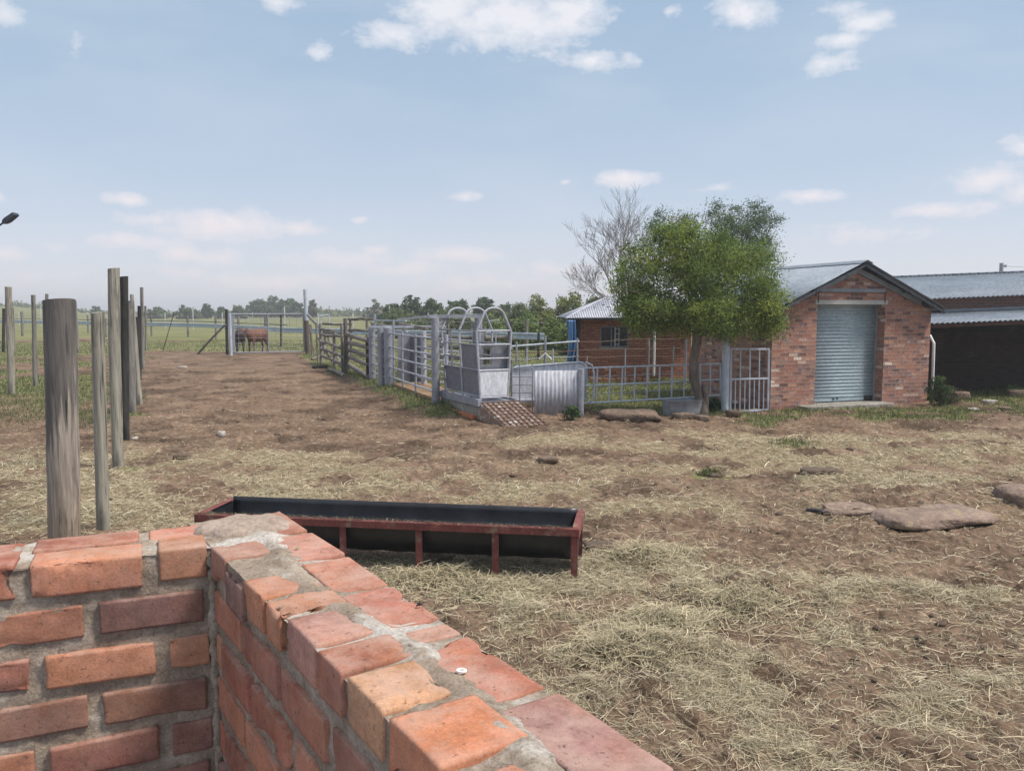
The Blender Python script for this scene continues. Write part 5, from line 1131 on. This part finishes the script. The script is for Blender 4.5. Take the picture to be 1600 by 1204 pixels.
# background trees and bushes
BG={'dark':([(.085,.13,.065),(.105,.15,.07),(.07,.105,.055)],[3,2,2]),'yel':([(.185,.205,.065),(.225,.24,.08),(.13,.16,.06)],[3,2,2]),'bright':([(.155,.22,.065),(.20,.255,.08),(.12,.175,.06)],[3,2,2]),'pale':([(.21,.215,.165),(.26,.255,.20),(.17,.185,.14)],[3,2,2]),'mid':([(.13,.165,.08),(.155,.185,.085),(.105,.135,.065)],[3,2,2])}
def bgtree(name,u0,u1,vt,d,kind,label,flat=False,n=3600,group=None,cat='tree'):
    cu=(u0+u1)/2; W=(u1-u0)/F_PX*d; c=D(cu,vt,d); H=c.z; x0=c.x; t=thing(name,(x0,d,0),label,cat,group); low=.05 if cat=='bush' else .16
    bl=[]
    for i in range(9):
        fx=random.uniform(-1,1); h=H*(1-.45*abs(fx)**2.5)*random.uniform(.72,.97); rr=W*random.uniform(.20,.33); rv=min(rr,.46*h)*(.45 if flat else 1)
        zc=(h-rv) if (i%3 or flat) else max(rv,h*.45)
        if cat=='bush': rv=.52*h; zc=.46*h
        bl.append((x0+fx*(W/2-rr),d+random.uniform(-.3,.3)*W*.5,zc,rr,rr*.9,rv))
    bl.append((x0,d,H-min(W*.2,H*.3)*(.5 if flat else 1),W*.26,W*.2,min(W*.2,H*.3)*(.5 if flat else 1)))
    if not flat:
        for i in range(4): bl.append((x0+random.uniform(-.4,.4)*W,d,H*(low+.22),W*.2,W*.2,H*.25))
    s=max(.16,d*.0034); per=26; k=n//per; ce=in_blobs(bl,k,.45); cols,w=BG[kind]
    V,Fq,C=leaves(ce,max(.3,W*.07),per,s*1.3,s*.6,cols,w,droop=.1,cvar=.2); V[:,2]=np.maximum(V[:,2],.02); raw_mesh('crown',V,Fq,M['leaf'],t,col=C)
    mb=MB(); mb.tube([(x0,d,-.2),(x0+.1,d,H*.4),(x0,d,H*.6)],[W*.035+.05,W*.025+.03,.03],7)
    for j in ce[::max(1,k//7)]: limb(mb,(x0,d,H*.38),j,W*.012+.02,.01,.1,4,4)
    mb.build('trunk',M['bark'],t,smooth=True)
for a in ((376,428,468.5,235,'dark','dense dark round tree at the left of the distant copse'),(392,456,464.5,245,'dark','tallest dome shaped tree in the middle of the distant copse'),(424,472,466.5,240,'dark','dark rounded tree right of the dome in the distant copse'),(446,482,471,230,'dark','lowest dark tree at the right end of the distant copse')): bgtree('tree',*a,group='trees of the distant copse')
for a in ((354,386,475,210,'mid','green bush left of the distant copse','bush'),(224,268,479,205,'mid','wide low far bush near the leaning rod','bush'),(268,313,477.5,200,'mid','far hedge bush right of the leaning rod','bush'),(334,358,479.5,200,'mid','small far bush left of the mesh gate post','bush'),(140,160,478,260,'mid','tiny far bush on the left skyline','bush')): bgtree('bush',*a[:6],cat='bush',n=2600,group='far bushes beyond the pasture')
bgtree('tree',313,334,475,205,'dark','small dark far tree left of the mesh gate'); bgtree('tree',481,495,470,190,'pale','slender pale tree just right of the tall gate post'); bgtree('tree',566,603,469,165,'pale','pale grey tree left of the dark thicket behind the race')
for a in ((586,640,473,92,'dark','dark bushy tree at the left end of the thicket'),(612,668,462,95,'dark','highest dark tree of the thicket above the cattle race'),(650,702,466,90,'dark','broad dark tree of the thicket left of the flat crowned ones'),(775,806,475,96,'dark','small dark tree right of the flat crowned ones')): bgtree('tree',*a,n=5200,group='thicket behind the cattle race')
bgtree('acacia_tree',690,738,468.5,100,'dark','dark flat crowned tree directly above the back hoop',flat=True); bgtree('acacia_tree',732,784,466,97,'dark','darkest flat crowned tree above the front hoop',flat=True)
for a in ((776,838,473,330,'pale','pale hazy far tree between the flat crowned and yellow green trees'),): bgtree('tree',*a)
for a in ((814,868,463,57,'yel','yellow green rounded tree left of the brick house roof'),(852,926,456,59,'yel','largest yellow green tree behind the brick house roof'),(905,955,462,56,'mid','green tree touching the bare branches'),(792,830,477,62,'mid','small mid green tree left of the yellow green ones')): bgtree('tree',*a,n=6200,group='trees left of the brick house')
for a in ((738,800,493,47,'bright','bright green bush behind the chute hoops'),(790,852,489,46,'bright','bright green bush right of the front hoop'),(842,890,495,45,'bright','bright green bush left of the blue tarpaulin'),(590,642,490,64,'mid','mid green bush behind the cattle race top bars'),(634,700,492,62,'mid','mid green bush behind the slanted race bar'),(695,748,492,60,'mid','mid green bush behind the back hoop'),(870,912,505,40,'bright','low bright bush partly behind the blue tarpaulin'),(580,668,479,78,'mid','long green bush in front of the dark thicket left end'),(655,745,480,76,'mid','long green bush below the broad dark thicket tree'),(735,815,481,74,'mid','long green bush below the flat crowned trees'),(800,860,483,70,'mid','green bush below the left yellow green tree')): bgtree('bush',*a,n=4600,cat='bush',group='bushes behind the pens')
# far hedge as one mass
n=450; hx=rng.uniform(-330,60,n); hy=rng.uniform(300,420,n)+0*hx; ce=np.stack([hx,hy,rng.uniform(.1,.7,n)],1)
n2=260; ce2=np.stack([rng.uniform(-75,-25,n2),rng.uniform(270,300,n2),rng.uniform(.1,1.0,n2)],1)
V,Fq,C=leaves(np.concatenate([ce,ce2]),1.6,16,1.6,.8,BG['mid'][0],BG['mid'][1]); V[:,2]=np.maximum(V[:,2]+gz(V[:,0],V[:,1],False),.02)
tag(raw_mesh('far_scrub',V,Fq,M['leaf'],col=C),kind='stuff')
fh=thing('far_house',D(512,490,290).xy.to_3d(),'tiny far house with red roof on the horizon','house')
c=D(512,484,290); mb=MB(); mb.box(c.x-1.5,288,0,c.x+1.5,292,1.7); mb.build('wall',M['plaster'],fh)
mb=MB(); mb.poly([(c.x-1.8,287,1.6),(c.x-1.8,293,1.6),(c.x-1.8,290,2.4)],(3.6,0,0)); mb.build('roof',M['red_roof'],fh)
fh=thing('far_shed',D(588,490,300).xy.to_3d(),'tiny long pale roof on the far horizon left of the pale grey tree','shed')
c=D(585,486,300); mb=MB(); mb.box(c.x-4.5,298,0,c.x+4.5,302,1.5); mb.build('wall',M['plaster'],fh)
mb=MB(); mb.poly([(c.x-5,297,1.5),(c.x-5,303,1.5),(c.x-5,300,2.1)],(10,0,0)); mb.build('roof',M['sheet_l'],fh)
# weeds
def weed(name,u,v,w,h,n,cols,label,lf=.05,group=None):
    p=G(u,v); t=thing(name,p,label,'weed',group); bl=[(p.x,p.y,p.z+h*.45,w/2,w/2,h*.5)]
    ce=in_blobs(bl,n,.2); V,Fq,C=leaves(ce,.07,22,lf,lf*.35,cols,[1]*len(cols),droop=-.2); V[:,2]=np.maximum(V[:,2],p.z); raw_mesh('foliage',V,Fq,M['leaf'],t,col=C)
    mb=MB()
    for j in ce[::max(1,n//12)]: limb(mb,p,j,.008,.003,.15,4,4)
    mb.build('stem',M['bark'],t)
GW=[(.05,.085,.03),(.075,.12,.035),(.04,.065,.03)]
weed('weed_bush',1466,634,.55,.75,90,GW,'dark green weedy bush growing at the right garage corner',.06)
weed('weed_bush',1483,632,.5,.5,60,[(.07,.07,.045),(.09,.075,.05)],'brownish dry weed right of the garage corner bush',.05)
weed('weed',1114,643,.34,.32,26,[(.06,.11,.05),(.08,.14,.06)],'broad leaved green weed between tree trunk and pipe column',.13)
weed('weed',894,645,.3,.34,30,GW,'green weed at the foot of the corrugated sheet',.06)
weed('weed',1585,618,.5,.3,60,[(.07,.13,.04),(.09,.16,.05)],'green weed tuft on the rubble at the right edge',.06)
weed('grass_tuft',1110,742,.28,.07,14,[(.13,.145,.06),(.15,.15,.07)],'small grass tuft on bare dirt behind the feed trough',.07)
for i,(u,v,w,h,lab) in enumerate(((1002,872,.42,.15,'loose hay clump just right of the feed trough'),(1160,936,.4,.10,'flat hay clump in the middle of the open hay'),(1040,975,.4,.11,'hay clump right of the brick wall top'),(985,1010,.36,.1,'greenish hay clump nearest the brick wall'),(690,905,.5,.1,'hay clump under the front of the feed trough'),(770,925,.5,.07,'low hay clump in front of the feed trough middle legs'))):
    p=G(u,v); n=1300; r=rng.normal(0,.55,(n,2))*w; x=p.x+r[:,0]; y=p.y+r[:,1]*.7; rr=(r**2).sum(1)/(w*w)
    z=gz(x,y)+np.exp(-rr*3)*h*rng.random(n)+.004
    V,Fq,C=strips(x,y,z,rng.uniform(0,6.28,n),rng.uniform(.07,.24,n),rng.uniform(.003,.005,n),rng.normal(0,.35,n),rng.normal(0,1,n),palette(n,[(.42,.36,.24),(.35,.305,.20),(.28,.25,.16),(.47,.40,.27)],[3,2,2,1.5]))
    tag(raw_mesh('hay_clump',V,Fq,M['straw'],loc=(p.x,p.y,p.z),col=C),lab,'hay','loose hay clumps')
n=900; s_=rng.random(n)*TL; e_=rng.normal(0,.02,n)
pw=[TF@Vector((a,.035+b,TH)) for a,b in zip(s_,e_)]
V,F,C=strips(np.array([p.x for p in pw]),np.array([p.y for p in pw]),np.full(n,TH+.004)+rng.random(n)*.008,rng.normal(TF.to_euler().z,.5,n),rng.uniform(.02,.10,n),rng.uniform(.002,.004,n),rng.normal(0,.1,n),rng.normal(0,.7,n),palette(n,STR,[3,3,2,1,1,1]))
tag(raw_mesh('straw_residue',V,F,M['straw'],col=C),kind='stuff')
# ---------------------------------------------------------------- sky, sun, haze
SUN_AZ,SUN_EL=math.radians(104),math.radians(57)      # clockwise from the view direction (+Y)
S_=.10; EXPO=0.75
w=bpy.data.worlds.new('World'); sc.world=w; w.use_nodes=True; nt=w.node_tree; bgn=nt.nodes['Background']; bgn.inputs[1].default_value=S_
sk=N(nt,'ShaderNodeTexSky'); sk.sky_type='NISHITA'; sk.sun_disc=False; sk.sun_elevation=SUN_EL; sk.sun_rotation=SUN_AZ; sk.dust_density=2.0; sk.air_density=1.0; sk.altitude=1400
tc=N(nt,'ShaderNodeTexCoord'); sp=N(nt,'ShaderNodeSeparateXYZ'); nt.links.new(tc.outputs['Generated'],sp.inputs[0])
def mth(op,a,b=None,c=None):
    n=N(nt,'ShaderNodeMath',operation=op)
    for i,v in enumerate((a,b,c)):
        if v is None: continue
        if isinstance(v,bpy.types.NodeSocket): nt.links.new(v,n.inputs[i])
        else: n.inputs[i].default_value=v
    return n.outputs[0]
el=mth('ARCSINE',sp.outputs[2]); az=mth('ARCTAN2',sp.outputs[0],sp.outputs[1])
def sc3(c,k=1.0): return tuple(x*k/S_ for x in c)
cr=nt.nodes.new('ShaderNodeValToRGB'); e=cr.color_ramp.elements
stops=[(0.0,(.425,.412,.462)),(.06,(.40,.408,.465)),(.13,(.332,.378,.448)),(.26,(.262,.338,.422)),(.40,(.232,.315,.415)),(.62,(.42,.46,.52)),(1.0,(.56,.58,.62))]  # upper stops lie above the view, brightened to add soft fill light
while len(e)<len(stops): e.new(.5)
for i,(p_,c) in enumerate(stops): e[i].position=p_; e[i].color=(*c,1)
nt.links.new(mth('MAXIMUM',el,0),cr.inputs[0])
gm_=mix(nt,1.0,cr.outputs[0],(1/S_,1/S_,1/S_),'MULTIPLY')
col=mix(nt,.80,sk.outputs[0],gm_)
cb=N(nt,'ShaderNodeCombineXYZ'); nt.links.new(az,cb.inputs[0]); nt.links.new(el,cb.inputs[1])
mp=N(nt,'ShaderNodeMapping'); mp.inputs['Scale'].default_value=(1,1.6,1); nt.links.new(cb.outputs[0],mp.inputs[0])
nz=N(nt,'ShaderNodeTexNoise'); nz.inputs['Scale'].default_value=38; nz.inputs['Detail'].default_value=10; nz.inputs['Roughness'].default_value=.66; nt.links.new(mp.outputs[0],nz.inputs['Vector'])
nb=N(nt,'ShaderNodeTexNoise'); nb.inputs['Scale'].default_value=9; nb.inputs['Detail'].default_value=5; nt.links.new(mp.outputs[0],nb.inputs['Vector'])
wv=N(nt,'ShaderNodeVectorMath',operation='MULTIPLY_ADD'); nt.links.new(nb.outputs['Color'],wv.inputs[0]); wv.inputs[1].default_value=(.05,.016,0); 
ofs=N(nt,'ShaderNodeVectorMath',operation='ADD'); nt.links.new(cb.outputs[0],ofs.inputs[0]); ofs.inputs[1].default_value=(-.025,-.008,0); nt.links.new(ofs.outputs[0],wv.inputs[2])
CL=[(610,54,62,20,.85),(700,14,85,40,1),(800,32,140,44,1),(885,18,70,42,.9),(925,96,55,16,.75),(985,90,20,12,.6),(850,86,45,11,.45),(1168,14,55,26,.85),(1362,34,40,18,1),(1328,62,50,12,.9),(1295,101,58,15,.7),(505,80,24,12,.55),(440,5,34,14,.6),(8,15,26,26,.6),(1322,14,32,12,.5),(1045,18,16,10,.45),(640,20,40,20,.5),(125,60,12,20,.3),
(980,278,52,14,1),(722,307,30,7,.85),(193,313,36,12,.9),(350,352,125,24,.95),(470,360,36,12,.9),(185,373,44,13,.8),(287,394,38,17,.9),(562,346,12,6,.75),(590,391,24,9,.6),(715,398,75,14,.75),(430,438,120,16,.8),(540,405,100,14,.65),(330,400,60,12,.6),(640,420,80,12,.6),(250,380,70,12,.6),(1262,308,68,10,.75),(1545,276,70,20,.95),(1600,226,34,14,.75),(1480,326,80,14,.75),(1600,298,60,22,.6),(1120,293,34,6,.4),(230,342,70,11,.5),(10,305,16,10,.5),(880,283,10,5,.5),(20,395,40,12,.5),(280,425,40,14,.5),(1100,340,60,9,.3),(870,420,60,12,.45),(760,440,120,16,.4),(1360,365,120,14,.4),(100,384,40,9,.4),(60,430,80,14,.4)]
dens=None
for (u,v,cw,chh,s) in CL:
    r=Vector(ray(u,v)).normalized(); a_=math.atan2(r.x,r.y); e_=math.asin(r.z); cs_=math.cos(math.atan((u-800)/F_PX)); W2=cw/F_PX*cs_*cs_*1.15; H2=chh/F_PX*cs_*1.25
    m_=N(nt,'ShaderNodeMapping'); m_.inputs['Scale'].default_value=(1/W2,1/H2,0); m_.inputs['Location'].default_value=(-a_/W2,-e_/H2,0); nt.links.new(wv.outputs[0],m_.inputs[0])
    ln_=N(nt,'ShaderNodeVectorMath',operation='LENGTH'); nt.links.new(m_.outputs[0],ln_.inputs[0])
    q=mth('MULTIPLY_ADD',ln_.outputs['Value'],-s,s)
    dens=q if dens is None else mth('MAXIMUM',dens,q)
dens=mth('MAXIMUM',dens,-.35)
df=mth('MULTIPLY_ADD',nz.outputs[0],1.9,mth('MULTIPLY_ADD',dens,1.25,-1.02))
fac=ramp(nt,df,[(.0,0),(.32,.36),(.95,.85)])
ccol=mix(nt,ramp(nt,el,[(.0,0),(.25,1)]),sc3((.54,.48,.495)),sc3((.56,.55,.57)))
col=mix(nt,fac,col,ccol)
# faint high streaks
ws=N(nt,'ShaderNodeMapping'); ws.inputs['Scale'].default_value=(2.2,7,1); nt.links.new(cb.outputs[0],ws.inputs[0])
n5=N(nt,'ShaderNodeTexNoise'); n5.inputs['Scale'].default_value=1.6; n5.inputs['Detail'].default_value=6; nt.links.new(ws.outputs[0],n5.inputs['Vector'])
col=mix(nt,ramp(nt,n5.outputs[0],[(.45,0),(.8,.35)]),col,sc3((.42,.45,.50)))
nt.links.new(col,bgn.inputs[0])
sl=bpy.data.lights.new('sun','SUN'); sl.energy=3.0; sl.angle=math.radians(12); sl.color=(1,.94,.86); so=bpy.data.objects.new('sun',sl); sc.collection.objects.link(so)
sd3=Vector((math.sin(SUN_AZ)*math.cos(SUN_EL),math.cos(SUN_AZ)*math.cos(SUN_EL),math.sin(SUN_EL))); so.rotation_euler=(-sd3).to_track_quat('-Z','Y').to_euler(); so.location=sd3*50
HAZE=.0011
if HAZE:
    mb=MB(); mb.box(-6000,-40,-3,6000,2000,16); m,nt2,b=newmat('haze'); nt2.nodes.remove(b); vol=N(nt2,'ShaderNodeVolumePrincipled'); vol.inputs['Density'].default_value=HAZE; vol.inputs['Color'].default_value=(.93,.95,.98,1); vol.inputs['Anisotropy'].default_value=.2
    nt2.links.new(vol.outputs[0],nt2.nodes['Material Output'].inputs['Volume']); tag(mb.build('haze',m,loc=(0,1000,-3)),kind='stuff')
sc.view_settings.view_transform='Standard'; sc.view_settings.look='None'; sc.view_settings.exposure=EXPO; sc.view_settings.gamma=1
sc.cycles.max_bounces=6; sc.cycles.transparent_max_bounces=8; sc.cycles.volume_bounces=0; sc.cycles.diffuse_bounces=3
